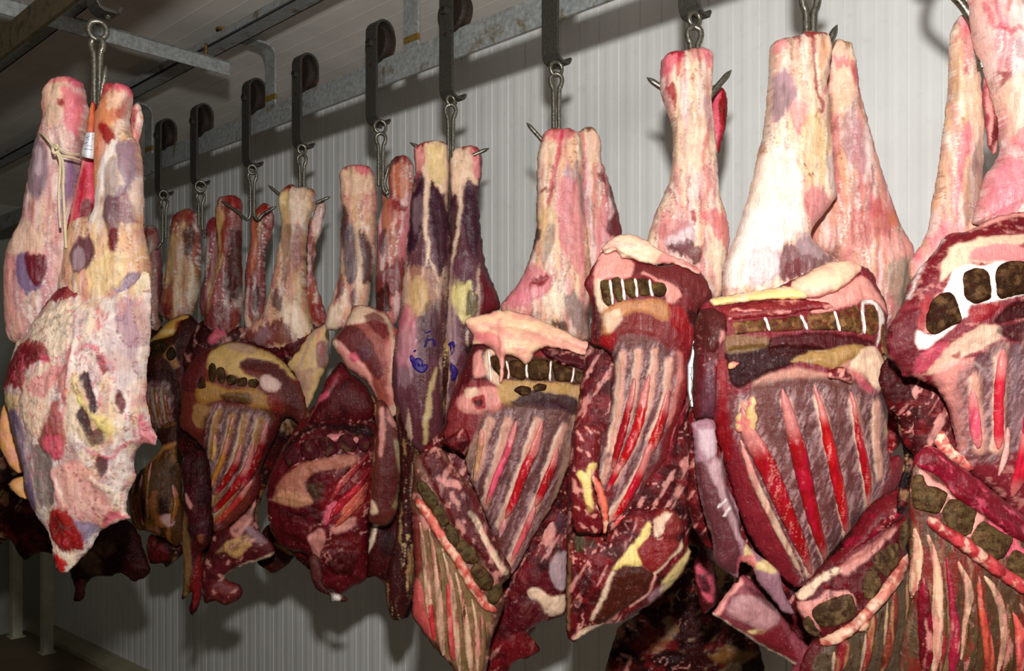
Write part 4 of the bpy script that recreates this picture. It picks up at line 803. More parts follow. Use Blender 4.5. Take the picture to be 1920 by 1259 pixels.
GB = flesh('rib_cage', G, DG, Q(7, '745,470 780,330 850,200 940,110 1060,80 1180,70 1310,90 1340,160 1330,400 1300,600 1290,800 1280,930 1200,980 1140,1020 1100,1000 1050,985 1000,940 970,850 960,800 880,780 800,730 760,640'), (112, 34, 44), [
    ('M', 'blk', 26, 26, 0.56, 0.12, 0.5), ('V', 'fatp', 24, 30, 0.016, 0.8, 20, 1), ('M', (130, 40, 50), 18, 12, 0.6, 0.08, 0.6), p('blk', 6, 7, '860,200 1000,110 1200,90 1310,120 1310,180 1100,120 960,160 840,260', 0.9), p((200, 140, 120), 6, 7, '800,480 860,380 960,310 1100,270 1240,260 1260,300 1160,330 1060,340 980,400 1010,480 960,510 860,490', 0.85, 3), p((210, 160, 130), 5, 7, '790,500 860,440 1000,470 1020,510 900,530', 0.9, 2), p((96, 70, 50), 6, 7, '1000,410 1080,400 1060,480 1010,480', 0.8), p('rd2', 6, 7, '1080,440 1200,370 1310,320 1310,480 1240,620 1140,640 1080,600', 0.6), p((224, 130, 110), 5, 7, '1180,520 1240,460 1280,400 1260,540 1180,600', 0.95, 3), p('pk2', 4, 7, '1080,580 1110,510 1150,505 1130,560 1090,620', 0.95, 3), p('fatp', 5, 7, '1120,640 1240,590 1220,650 1140,680', 0.8), p((110, 24, 40), 6, 7, '830,640 920,580 1000,620 1010,720 900,700', 0.8, 5), p((220, 160, 150), 4, 7, '1000,690 1060,640 1090,660 1080,720 1050,800 1060,960 1030,900 1010,760', 0.85), p((96, 34, 36), 5, 7, '1080,850 1130,780 1200,770 1230,820 1210,890 1130,890', 0.9, 6), p((126, 46, 46), 6, 7, '1100,700 1260,680 1240,780 1120,760', 0.6), ('N', 5, 14, 14)], T=0.15, k=0.7, off=0.05)
vertebrae(GB, DG, 7, ['850,240 900,205 935,230 940,290 900,330 860,300', '950,195 1000,180 1030,200 1060,260 1010,290 955,260', '1040,180 1100,160 1130,190 1150,240 1100,270 1070,240', '1140,160 1190,150 1240,180 1240,240 1190,250 1150,210', '1240,160 1290,160 1310,200 1290,250 1255,230'], (104, 44, 56))
ribs(GB, DG, 7, [('1310,250 1240,330 1160,420 1100,520', [3, 6, 7, 4], (190, 90, 90)), ('1310,330 1260,420 1180,500 1110,590', [3, 6, 8, 5], (206, 70, 80)), ('1300,410 1270,490 1210,560 1130,640', [3, 6, 7, 4], (222, 130, 110))], top=(130, 40, 50))
ribs(GB, DG, 7, [('860,260 900,320 950,300', [4, 5, 3], (150, 70, 74)), ('950,190 1000,220 960,290', [5, 5, 3], (190, 110, 116)), ('1080,160 1130,170 1180,150', [5, 8, 3], (214, 130, 140)), ('1110,200 1080,240 1110,270', [4, 5, 3], (160, 80, 90)), ('1210,190 1260,180 1300,170', [6, 8, 4], (200, 110, 122)), ('1220,200 1200,240 1240,260', [4, 5, 3], (150, 60, 80))])
GF = flesh('flank', G, DG, Q(7, '1315,0 1330,120 1310,300 1300,520 1290,620 1330,640 1390,650 1440,580 1460,420 1470,260 1460,150 1400,20 1360,-30'), (120, 66, 58), [st((206, 170, 120), [2, 3, 3], 7, '1325,0 1320,200 1300,420 1300,560', 0.9), st('fatp', [4, 6, 5], 7, '1365,20 1370,140 1365,260', 0.8), p((110, 50, 50), 6, 7, '1385,140 1440,150 1450,300 1430,480 1370,560 1370,300', 0.9), p('fat', 5, 7, '1290,520 1320,510 1340,570 1300,580', 0.9), p((176, 160, 126), 6, 7, '1440,180 1470,200 1480,400 1440,560 1420,540 1460,400', 0.8), p('fatp', 6, 7, '1400,0 1470,20 1460,120 1400,90', 0.8, 3)], T=0.06, k=0.8, off=0.17)
flesh('shoulder', G, DG, Q(7, '1290,560 1400,640 1440,600 1500,640 1510,760 1520,900 1530,1060 1500,1140 1430,1150 1390,1080 1380,980 1330,920 1280,920 1290,760'), (90, 40, 40), [p('fatw', 4, 7, '1340,600 1350,640 1320,740 1285,800 1300,720', 0.95), ('M', 'blk', 12, 30, 0.52, 0.1, 0.7), p((150, 96, 80), 5, 7, '1350,940 1400,960 1400,1080 1440,1140 1410,1130 1380,1050', 0.9), p('pur', 6, 7, '1420,780 1470,760 1480,900 1430,920', 0.5)], T=0.07, k=0.7, off=0.07)
flesh('neck', G, DG, Q(7, '970,820 1000,800 1040,850 1050,960 1100,1000 1150,1020 1180,1045 1160,1055 1090,1058 1080,1020 1010,990 980,900'), (110, 64, 60), [p('wht', 3, 7, '1090,1010 1140,1020 1135,1056 1095,1056', 0.95), ('M', 'dkm', 12, 14, 0.56, 0.1, 0.7)], T=0.05, k=0.8, off=0.16)
flesh('thigh_muscle', G, DG, Q(6, '1000,1240 1060,1130 1110,1000 1170,920 1200,900 1250,960 1330,1020 1380,1120 1380,1200 1300,1259 1150,1290 1040,1290'), (104, 28, 40), [st('pk2', [6, 7, 5, 4], 6, '990,1230 1070,1110 1120,1080 1180,960', 0.9, 3), ('M', 'blk', 24, 24, 0.56, 0.1, 0.5), p('mus', 6, 6, '1110,1020 1200,920 1240,980 1130,1060', 0.7)], T=0.07, k=0.7, off=0.03)

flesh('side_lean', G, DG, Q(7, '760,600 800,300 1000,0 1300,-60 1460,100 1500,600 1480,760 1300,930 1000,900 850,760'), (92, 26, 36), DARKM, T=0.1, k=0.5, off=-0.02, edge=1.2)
# ---------------------------------------------------------------- purple pair of shanks with ink marks
DH = 2.75
H = carcass('carcass with two dark purple shanks, yellow knees and blue ink marks, at centre', 830, 900, DH)
def purple_leg(extra): return [('M', 'pu2', 12, 90, 0.52, 0.1, 0.6), ('M', 'fat', 10, 90, 0.64, 0.07, 0.6), ('N', 2.2, 9, 80)] + extra
HL = flesh('hind_leg', H, DH, Q(8, '72,95 78,72 105,60 150,50 185,52 205,75 208,130 206,200 205,300 212,420 212,550 202,650 196,760 188,900 186,1050 180,1180 120,1240 60,1200 20,1080 -5,1000 -10,900 5,790 25,640 44,480 55,350 62,260 76,180'), (122, 80, 86), purple_leg([*knuckle(8,'80,75 100,62 130,55 165,52 195,62',11), 
    p('fat', 6, 8, '75,90 120,65 200,70 205,200 190,260 150,220 130,230 110,180 80,160', 0.95), p('pk2', 5, 8, '72,75 110,65 120,150 90,190 72,180', 0.6), p('red', 3, 8, '78,75 150,50 200,62 195,78 150,68 95,90', 0.85), p((232, 208, 150), 5, 8, '120,90 190,90 195,200 140,210', 0.6), p((72, 40, 58), 5, 8, '65,280 110,195 120,260 110,400 80,470 50,480', 0.95), p((80, 44, 60), 5, 8, '140,250 155,210 180,260 205,330 205,480 180,560 160,480 140,360', 0.95), st('fat', [3, 4, 3], 8, '128,220 122,360 135,500', 0.85), st('fat', 2, 8, '135,490 170,580', 0.8), st('fat', 2, 8, '135,490 105,570', 0.7),
    p('lav', 8, 8, '70,300 110,260 115,380 80,400', 0.35), p('yel', 8, 8, '70,600 110,570 135,600 130,700 90,720 60,680', 0.9), p('pnk', 10, 8, '30,700 80,700 90,850 60,920 15,900', 0.7), p((206, 160, 130), 9, 8, '50,560 150,540 170,640 120,720 60,720', 0.5), p((96, 66, 70), 10, 8, '120,680 190,660 190,860 150,900 110,800', 0.6), p((110, 60, 66), 10, 8, '60,950 180,930 180,1180 90,1200', 0.7), st('yel', [3, 5, 4], 8, '160,930 130,1080 120,1200', 0.6), p('lav', 7, 8, '15,800 60,760 100,840 60,1000 20,950', 0.4)]), T=0.10, k=0.95, mat=M['leg_skin'])
HR = flesh('hind_leg', H, DH + 0.03, Q(8, '208,110 215,85 250,75 290,66 322,80 332,120 330,180 320,240 322,320 332,420 345,520 382,610 400,690 350,720 320,780 300,860 250,960 220,1080 190,1150 185,900 198,620 204,420 210,250'), (114, 72, 80), purple_leg([*knuckle(8,'225,82 255,74 280,68 305,72 325,90',10), 
    p('fat', 6, 8, '212,90 300,75 325,100 315,220 280,200 250,230 225,260', 0.95), p('red', 4, 8, '255,75 325,72 330,110 300,95', 0.85), p('pk2', 4, 8, '290,90 330,100 322,200 300,180', 0.6), p((78, 46, 64), 5, 8, '265,230 300,230 320,300 325,420 300,520 270,420 262,300', 0.9), p((84, 48, 62), 5, 8, '210,280 235,260 245,400 225,480 208,500', 0.9), st('fat', [3, 4, 3], 8, '252,230 245,380 228,500', 0.8), p((232, 218, 160), 6, 8, '220,620 260,590 300,620 320,700 280,740 230,700', 0.9), p('mus', 5, 8, '325,560 380,610 398,690 330,720 330,640', 0.8), p((74, 44, 56), 5, 8, '275,650 320,640 320,720 280,720', 0.8), p('lav', 8, 8, '200,700 240,680 250,860 215,900', 0.6), p('pu2', 8, 8, '215,520 300,480 320,560 230,620', 0.5)]), T=0.08, k=0.95, mat=M['leg_skin'])
def ink(on, D, crop, strokes, label):
    for s, w in strokes:
        flesh('ink_mark', on.o, D, strip_outline(Q(crop, s), w), 'ink', [], T=0.002, k=0.2, on=on, lift=0.0012, step=2, warp=0.5, mat=M['leg_skin'], ragged=0.8)
ink(HL, DH, 8, [('118,790 150,775', 2), ('135,780 128,815 118,850', 2), ('120,818 150,808 158,830 150,850', 1.8), ('70,870 85,905 110,925 130,905', 5), ('80,900 100,890 110,910', 5), ('75,860 90,850', 2)], '')
ink(HR, DH, 8, [('205,830 225,820 228,850 212,870', 2), ('218,900 232,930 224,965', 5), ('214,820 216,860', 2)], '')

flesh('haunch', H, DH, [(742, 640), (800, 620), (850, 640), (842, 720), (830, 800), (800, 850), (785, 900), (782, 960), (778, 1040), (772, 1120), (756, 1160), (735, 1160), (722, 1100), (742, 1000), (752, 900), (745, 800)], (84, 44, 44), [('M', 'dkm', 14, 60, 0.52, 0.1, 0.7), ('M', 'tan', 8, 70, 0.62, 0.07, 0.7), ('V', 'yel', 12, 80, 0.02, 0.7), ('N', 3, 10, 60)], T=0.08, k=0.8, off=-0.02)
# ---------------------------------------------------------------- centre right: flap of fat like a folded lid
DI = 2.45
I = carcass('carcass under the pink pair of shanks near centre, with a drooping pale fat flap', 960, 1250, DI)
flesh('hind_leg', I, DI + 0.06, Q(8, '690,25 720,2 752,-2 782,40 788,120 822,220 852,330 868,415 860,470 800,560 720,600 690,400'), (216, 160, 146), leg_ops([*knuckle(8,'715,8 735,2 770,15',11,(150,90,60),4), p('fat', 5, 8, '720,20 780,30 780,130 740,150', 0.7), p((120, 90, 60), 4, 8, '710,-2 750,0 740,25 705,20', 0.7), p('mus', 4, 8, '765,185 795,190 790,230 770,215', 0.85), p('pur', 5, 8, '800,200 825,220 865,410 830,440 800,380 830,320', 0.8), p('mus', 4, 8, '820,330 850,330 862,410 815,420', 0.6)], 0.6, 0.5, 0.2), T=0.07, k=0.95, mat=M['leg_skin'])
flesh('hind_leg', I, DI, Q(8, '562,30 580,8 610,0 640,5 665,2 695,18 712,55 716,120 716,200 722,300 735,420 745,520 747,600 742,700 738,810 640,800 540,760 420,720 405,675 440,630 490,560 520,470 540,380 540,300 540,180 546,100'), (236, 200, 172), leg_ops([*knuckle(8,'575,15 605,3 640,8 660,5 700,25',13), 
    p('pk2', 5, 8, '560,20 640,10 690,30 640,70 570,60', 0.6), st('mag', [3, 5, 4, 4, 3], 8, '640,10 625,80 610,150 595,250 580,320', 0.75, -2), st('rd2', [4, 3], 8, '560,258 600,246', 0.8), st('mag', 2.5, 8, '555,155 605,150', 0.5), p('fat', 6, 8, '550,60 610,60 595,150 550,160', 0.6), p('lav', 6, 8, '640,190 690,150 700,220 650,240', 0.7), p('pnk', 8, 8, '620,220 710,240 720,500 680,560 620,420', 0.7), p('gry', 6, 8, '690,180 715,220 716,330 700,300', 0.7),
    p('pur', 4, 8, '515,480 545,380 555,400 540,470 515,500', 0.9), p('pnk', 6, 8, '450,640 520,540 600,590 580,640 500,680', 0.8), p('rd2', 4, 8, '515,605 570,575 585,585 550,620 520,620', 0.9, -2), p('fatw', 6, 8, '560,660 640,620 650,690 580,720', 0.8), p('gry', 8, 8, '640,650 690,640 735,730 735,800 680,760 650,700', 0.8), p('dkm', 4, 8, '590,745 650,735 655,770 610,765', 0.8), p('pnk', 5, 8, '420,660 480,630 500,670 450,700', 0.8), p('yel', 8, 8, '545,320 600,330 590,500 560,470', 0.4), p('gry', 7, 8, '575,390 605,380 600,470 560,550 555,500', 0.55)], 0.65, 0.25, 0.3), T=0.09, k=0.95, mat=M['leg_skin'])
IB = flesh('rib_cage', I, DI, Q(8, '290,840 310,800 400,760 520,780 640,830 760,870 838,890 830,950 790,1010 745,1090 692,1140 690,1250') + Q(9, '880,180 800,400 700,570 610,740 560,790 500,640 440,480 385,350 350,240 340,180 270,150 235,90') + Q(8, '195,1140 200,1090 240,960 268,900'), (146, 62, 66), [
    p((92, 30, 40), 6, 8, '290,820 360,830 360,960 300,960 250,1010 215,1060 250,960', 0.85), p('fatp', 5, 8, '300,880 330,850 350,940 310,950', 0.8), p('fatp', 5, 8, '240,1030 330,990 400,1000 390,1080 260,1080', 0.8, 3), p('fat', 4, 8, '270,1000 310,990 320,1020 280,1030', 0.8), p('red', 4, 8, '305,1030 345,1020 350,1060 315,1070', 0.95), p('blk', 3, 8, '310,1040 335,1035 335,1055 315,1058', 0.8), p('fat', 5, 8, '345,860 380,850 400,960 420,1000 360,960', 0.8), p((86, 62, 36), 5, 8, '370,870 620,880 780,920 780,990 640,970 420,960', 0.9),
    p((196, 164, 110), 5, 8, '400,970 560,970 700,980 760,1000 750,1080 700,1110 600,1040 420,1060', 0.85, 2), p((72, 44, 58), 5, 8, '440,1040 520,1000 600,1010 690,1030 690,1120 640,1110 560,1070 470,1060', 0.95), p((220, 150, 140), 7, 8, '330,1090 410,1060 420,1259 320,1259', 0.6), p((124, 96, 88), 10, 8, '420,1050 690,1100 690,1259 410,1259', 0.8), p((124, 86, 80), 10, 9, '440,0 880,0 780,420 600,720 520,640 430,440', 0.9), p('fat', 6, 9, '350,200 420,60 450,0 490,0 460,140 410,330 380,340', 0.6), p((206, 170, 148), 7, 9, '850,20 890,0 880,180 810,390 700,570 660,600 780,400', 0.8), p('dkm', 5, 8, '740,1000 830,920 830,960 760,1060 710,1110', 0.8), ('N', 3, 10, 70, 15)] +
    film(9, ['560,20 500,250 440,440', '700,20 620,280 520,540', '830,60 740,300 640,560 560,730', '470,20 400,300'], w=8), T=0.10, k=0.5, off=0.10, kb=0.5)
vertebrae(IB, DI, 8, ['360,880 385,870 420,885 430,940 415,955 385,930', '440,890 490,895 498,935 492,960 450,950 430,930', '510,890 560,885 590,895 585,945 560,962 512,955', '600,900 640,905 675,925 668,965 610,962', '685,930 740,940 780,955 765,990 690,972', '455,1000 480,982 515,990 512,1015 480,1020', '525,985 545,972 575,980 570,1000 535,1005'], (88, 66, 40), T=0.012)
discs(IB, DI, 8, ['358,850 365,920 368,970', '425,890 435,930 432,960', '503,880 500,925 504,955', '592,890 588,930 588,965', '678,915 675,945 668,972'], (3, 2, 3))
flesh('fat_cover', IB.o, DI, Q(8, '266,738 276,726 330,714 390,698 450,698 520,718 600,752 700,802 800,848 842,884 835,902 780,882 700,862 640,845 570,840 530,860 520,890 495,905 465,880 425,870 418,920 408,975 398,960 400,900 378,850 330,828 295,828 302,792 282,772'), (242, 206, 178), [('M', 'fatp', 26, 12, 0.54, 0.1, 0.7, 20), p('pk2', 6, 8, '300,780 400,800 410,900 380,850 330,830', 0.6), p('fatp', 6, 8, '600,790 820,880 780,890 620,850', 0.6), st('fatp', 4, 8, '400,740 412,860 406,960', 0.8, 3), ('N', 3, 20, 12)], T=0.05, k=0.9, on=IB, lift=0.012, mat=M['fat'])
flesh('loin_muscle', IB.o, DI, Q(8, '555,850 620,842 700,860 790,885 838,905 825,945 760,935 690,915 640,905 590,885'), (96, 34, 42), [('M', 'fatp', 14, 8, 0.62, 0.06, 0.7), ('M', 'dkm', 14, 10, 0.56, 0.1, 0.6)], T=0.035, k=0.8, on=IB, lift=0.004, mat=M['cut_lean'])
ribs(IB, DI, 9, [('600,20 560,160 510,280 450,440', [5, 7, 7, 4], 'pk2'), ('725,20 690,150 640,260 590,400 545,500', [4, 9, 9, 8, 5], (196, 26, 56)), ('800,150 780,230 740,330 690,440', [4, 8, 9, 6], (190, 22, 52)), ('690,440 640,570 570,720', [7, 7, 4], (224, 120, 126)), ('545,500 515,600', [8, 5], (236, 190, 196)), ('430,60 420,180 390,320', [6, 6, 4], (226, 190, 150))])
IN = flesh('neck', I, DI, Q(9, '98,215 140,185 190,155 235,165 300,260 380,350 440,480 510,640 572,750 560,800 530,840 540,930 480,1100 440,1300 330,1300 260,1210 190,1140 120,1040 82,980 95,800 90,600 85,430'), (128, 90, 72), [
    p((112, 40, 50), 6, 9, '130,200 200,160 300,280 380,360 450,500 520,660 570,760 500,820 440,700 380,640 300,540 240,430 160,280', 0.9, 5), st('fat', [4, 5, 6, 6], 9, '380,470 440,580 500,700 550,770', 0.9, 2), p('fatp', 4, 9, '250,300 330,330 310,350 250,340 240,400 225,330', 0.8), ('M', 'fatp', 10, 16, 0.62, 0.06, 0.6), ('M', 'dkm', 10, 26, 0.58, 0.08, 0.6), p((150, 128, 92), 6, 9, '110,520 200,600 300,700 400,850 480,960 420,1200 340,1259 200,1100 130,900', 0.7), p((130, 30, 48), 5, 9, '95,480 140,520 140,760 95,780', 0.8), p((214, 110, 110), 5, 9, '90,800 140,820 200,1100 140,1040 85,960', 0.7)], T=0.07, k=0.45, off=0.19)
vertebrae(IN, DI, 9, ['112,330 150,320 210,390 220,430 180,450 130,390', '180,450 225,430 265,480 275,520 240,540 200,500', '250,540 280,520 320,570 320,630 280,640 250,590', '300,640 335,600 400,640 420,700 380,720 320,690', '375,760 400,710 450,740 490,800 470,850 420,840 390,810', '455,880 490,825 530,830 530,880 500,920 470,915'], (104, 90, 60), T=0.02)
for s, w in (('105,410 170,480 240,590 320,700 390,830 450,920 505,955', [9, 9, 9, 10, 10, 9, 5]),):
    flesh('ligament', IN.o, DI, strip_outline(Q(9, s), w), (222, 130, 116), [('M', 'fat', 12, 12, 0.55, 0.1, 0.7), ('M', 'red', 10, 12, 0.62, 0.08, 0.6)], T=0.02, k=0.9, on=IN, lift=0.004, step=2.6)
ribs(IN, DI, 9, [('125,500 160,760 180,1000', [4, 7, 8], BON), ('175,540 215,800 240,1180', [4, 7, 10], BON), ('240,640 290,860 320,1259', [3, 6, 9], BON), ('300,740 350,960 380,1270', [3, 6, 9], BON), ('380,860 410,1060 410,1270', [3, 5, 6], BON), ('150,700 200,1100', [4, 8], (210, 80, 84)), ('265,800 280,1000 290,1200', [4, 7, 8], (214, 110, 104)), ('340,860 360,1100', [4, 6], (90, 76, 50)), ('205,640 235,900', [4, 5], (110, 96, 66)), ('430,960 440,1100 420,1270', [4, 6, 7], (150, 120, 90))], mat='cut_lean')
flesh('shoulder', I, DI, Q(9, '560,800 640,650 700,600 780,440 860,500 860,700 850,900 840,985 760,1010 660,1060 690,1110 716,1160 660,1200 600,1210 560,1270 540,1300 430,1300 470,1120 530,930'), (110, 26, 44), MEATY + [p('fat', 4, 9, '650,850 700,830 760,880 840,880 845,950 780,980 720,930', 0.9, 2), p('la2', 5, 9, '760,700 850,660 845,840 780,830', 0.7), p('pur', 4, 9, '780,480 840,480 850,560 790,560', 0.6), p('fatp', 4, 9, '720,560 780,520 780,600 740,640', 0.8), p((104, 26, 44), 6, 9, '600,900 680,880 760,980 690,1040 560,1060', 0.9, 4), p((130, 24, 44), 5, 9, '560,1080 650,1060 710,1150 640,1190 560,1230', 0.8)], T=0.08, k=0.65, off=0.06)
flesh('flank', I, DI, Q(9, '230,130 340,60 370,120 350,200 300,170 250,150') , (120, 20, 40), MEATY, T=0.03, k=0.9, off=0.14)

flesh('side_lean', I, DI, Q(8, '210,1080 300,900 720,1000 700,1259') + Q(9, '890,60 860,420 850,900 700,1040 560,1250 420,1280 300,1200 150,1000 100,500 120,200 240,60'), (112, 24, 42), MEATY, T=0.06, k=0.5, off=0.03, edge=1.2)
# ---------------------------------------------------------------- third from the right: folded pale fat roll, olive bones
DJ = 2.14
J = carcass('carcass under the single pink shank, third from the right, with a folded pale fat roll', 1200, 1190, DJ)
flesh('hind_leg', J, DJ, Q(3, '930,412 962,382 1010,370 1060,378 1095,372 1125,355 1180,348 1240,355 1275,390 1287,450 1282,560 1276,700 1280,800 1295,950 1310,1100') + [(1350, 370), (1362, 410), (1367, 452), (1357, 510), (1358, 552), (1335, 560), (1210, 470), (1213, 450), (1225, 410), (1245, 362), (1258, 330)]
      + Q(3, '995,1100 1000,960 990,880 950,780 910,680 905,560 914,450'), 'fat', leg_ops([*knuckle(3,'960,390 1040,375 1100,375 1170,352 1255,360',13), 
    p('pk2', 6, 3, '920,420 1040,390 1020,480 980,520 910,600', 0.7), p('red', 3, 3, '925,415 970,380 1060,385 1040,420 960,410', 0.85), st('mag', [4, 5, 4], 3, '1030,400 1020,500 1010,580', 0.7, -1.5), p('red', 5, 3, '925,680 980,640 1000,720 1000,840 975,780', 0.9), p('pk2', 5, 3, '1210,430 1280,420 1275,540 1230,520', 0.6), p('pk2', 6, 3, '1100,380 1250,370 1270,440 1120,500', 0.5),
    p('lav', 6, 3, '1060,840 1110,800 1100,960 1060,1000', 0.5), p('lav', 6, 3, '1180,740 1230,760 1260,900 1240,1000 1200,900', 0.6), p('fat', 8, 3, '1080,860 1200,880 1240,1100 1160,1259 1060,1200', 0.7), st('mag', [3, 5, 3], 3, '1230,900 1200,1080 1180,1200', 0.5), p('org', 8, 10, '780,20 870,30 890,130 800,90', 0.35),
    p('pk2', 8, 10, '720,20 860,20 895,140 880,220 840,180 760,80', 0.6), p('fatw', 10, 10, '780,180 860,200 850,380 790,330 740,230', 0.7), p('la2', 6, 10, '560,120 680,70 700,150 640,220 560,200', 0.7), p('plu', 5, 10, '560,180 690,160 740,200 720,260 640,240 590,210', 0.85), st('red', [3, 6, 3], 10, '690,0 690,60', 0.9), p((190, 120, 120), 8, 10, '490,90 600,40 680,90 540,140', 0.6)], 0.7, 0.25, 0.35), T=0.09, k=0.95, mat=M['leg_skin'])
flesh('hind_leg', J, DJ + 0.07, Q(3, '1270,660 1290,615 1325,612 1365,640 1388,700 1390,760 1380,900 1352,1000 1322,1095 1280,1050 1260,900'), 'red', [p('blk', 5, 3, '1275,620 1320,625 1310,700 1275,730', 0.8), p('pk2', 5, 3, '1290,630 1320,620 1310,670', 0.9), ('M', 'pk2', 9, 50, 0.56, 0.08, 0.9), ('M', 'dkm', 9, 50, 0.62, 0.08, 0.6), ('N', 2, 8, 50)], T=0.05, k=0.95, mat=M['leg_skin'])
JB = flesh('rib_cage', J, DJ, Q(10, '160,350 195,280 240,200 300,180 420,230 540,270 660,260 750,302 790,370 806,432 770,470 735,500 728,600 718,680 695,760 690,880 660,1000 620,1120 580,1259') + Q(11, '500,260 440,360 400,420 280,545 240,540 240,400 220,240 230,60') + Q(10, '270,1080 290,900 302,800 290,725 240,690 182,665 190,520 178,430 152,380'), (136, 56, 60), [
    p('fatp', 6, 10, '200,300 240,210 330,200 400,270 380,330 320,340 240,350 200,370', 0.95), p((126, 60, 60), 5, 10, '390,290 420,262 560,270 700,300 760,320 800,430 730,500 680,440 620,400 560,360 480,330 390,330', 0.95), st('fatp', 3, 10, '440,320 500,345 560,370', 0.8), p('fat', 5, 10, '200,350 230,345 235,430 270,490 240,520 210,440', 0.85), p('fatp', 4, 10, '560,370 620,400 640,440 570,470 550,420', 0.95),
    p((164, 20, 46), 6, 10, '560,460 640,500 690,560 660,640 600,600 560,540', 0.9), p('rd2', 6, 10, '600,600 720,600 700,720 660,760 620,680', 0.8), p('blk', 4, 10, '670,500 710,510 725,560 690,580 665,540', 0.75), p((200, 150, 110), 6, 10, '250,500 360,460 550,460 560,560 420,520 300,560 270,640 230,600', 0.9, 3), p((140, 60, 54), 6, 10, '320,540 420,520 540,570 530,640 420,620 320,620', 0.8), p('fat', 5, 10, '240,530 320,500 330,560 280,620 250,600', 0.7),
    p('red', 4, 10, '240,640 300,620 290,700 250,690', 0.8), p((70, 40, 38), 5, 10, '190,430 215,440 235,560 225,660 195,650', 0.7), p((222, 150, 140), 7, 10, '560,740 640,720 650,860 620,1000 560,1100 560,900', 0.85), p('rd2', 5, 10, '640,860 700,880 690,1000 600,1259 560,1259 600,1050', 0.75), p((124, 84, 76), 10, 10, '320,640 520,660 560,760 540,900 480,1100 380,1259 300,1259 300,900', 0.85), ('N', 3, 10, 70, 12)] +
    film(10, ['340,720 330,900 310,1080 270,1259', '420,720 400,900 360,1080 300,1259', '500,720 480,900 430,1080 370,1259', '570,760 550,950 500,1120 440,1259'], w=7) + film(11, ['270,180 240,280', '380,120 300,280', '480,120 380,320 280,470'], w=7), T=0.11, k=0.5, off=0.09, kb=0.5)
vertebrae(JB, DJ, 10, ['230,360 262,350 275,380 280,470 268,484 245,460 232,410', '285,350 325,340 334,400 336,455 315,466 296,430', '343,360 390,345 402,380 402,440 380,446 355,420', '408,355 460,345 472,380 474,430 440,436 415,420', '480,375 540,365 562,395 550,430 520,440 482,425'], (112, 94, 54))
discs(JB, DJ, 10, ['275,350 282,410 288,480', '335,345 342,400 346,460', '400,345 406,390 408,445', '474,350 478,400 488,440'])
flesh('fat_cover', JB.o, DJ, Q(10, '240,192 250,165 290,135 340,112 400,112 460,138 520,182 580,216 660,244 720,278 752,300 735,320 680,298 600,262 520,268 440,262 390,240 340,235 310,200 260,215'), 'fat', [('M', 'fatp', 30, 14, 0.56, 0.1, 0.6), p('pk2', 6, 10, '560,215 700,270 740,310 640,270 520,260', 0.6), st((120, 80, 76), 2, 10, '245,195 300,185 330,215 390,240', 0.7, -3)], T=0.06, k=1.0, on=JB, lift=0.008, mat=M['fat'])
ribs(JB, DJ, 10, [('398,840 380,960 350,1080 318,1200 290,1310', [4, 6, 7, 7, 5], 'red'), ('470,830 445,950 420,1070 375,1190 318,1320', [4, 8, 9, 9, 6], (190, 18, 40)), ('570,900 550,1020 515,1130 470,1240', [4, 9, 10, 9], (190, 18, 44))])
ribs(JB, DJ, 11, [('480,80 450,200 390,330 330,440 285,490', [9, 9, 9, 7, 4], (200, 26, 50)), ('330,180 300,250 262,340', [7, 7, 4], (196, 24, 46)), ('420,420 350,480 290,530', [6, 8, 6], (222, 96, 90))])
ribs(JB, DJ, 10, [('700,900 670,1010 620,1120 590,1259', [4, 6, 7, 6], (120, 30, 50))], mat='cut_lean')
flesh('flank', J, DJ, Q(11, '105,10 225,0 235,100 225,240 250,330 262,440 240,545 170,550 110,545 90,470 85,300 98,160'), (128, 46, 52), [p('mus', 6, 11, '110,20 220,10 215,150 110,180', 0.6), p((236, 212, 150), 4, 11, '105,240 130,220 160,235 165,190 195,180 215,200 185,260 190,360 195,420 160,440 150,380 140,300', 0.95, 2), p('mus', 4, 11, '100,440 150,400 210,440 230,540 120,540', 0.7), ('M', 'fatp', 16, 8, 0.66, 0.05, 0.8, 50), ('N', 3, 12, 20)], T=0.06, k=0.8, off=0.18)
flesh('ligament', J, DJ, strip_outline(Q(11, '195,250 225,310 250,400 262,480 255,550'), [5, 8, 9, 6, 5]), (228, 130, 110), [('M', 'fat', 10, 14, 0.55, 0.1, 0.7), ('M', 'red', 10, 12, 0.64, 0.08, 0.6)], T=0.02, k=1, off=0.235)
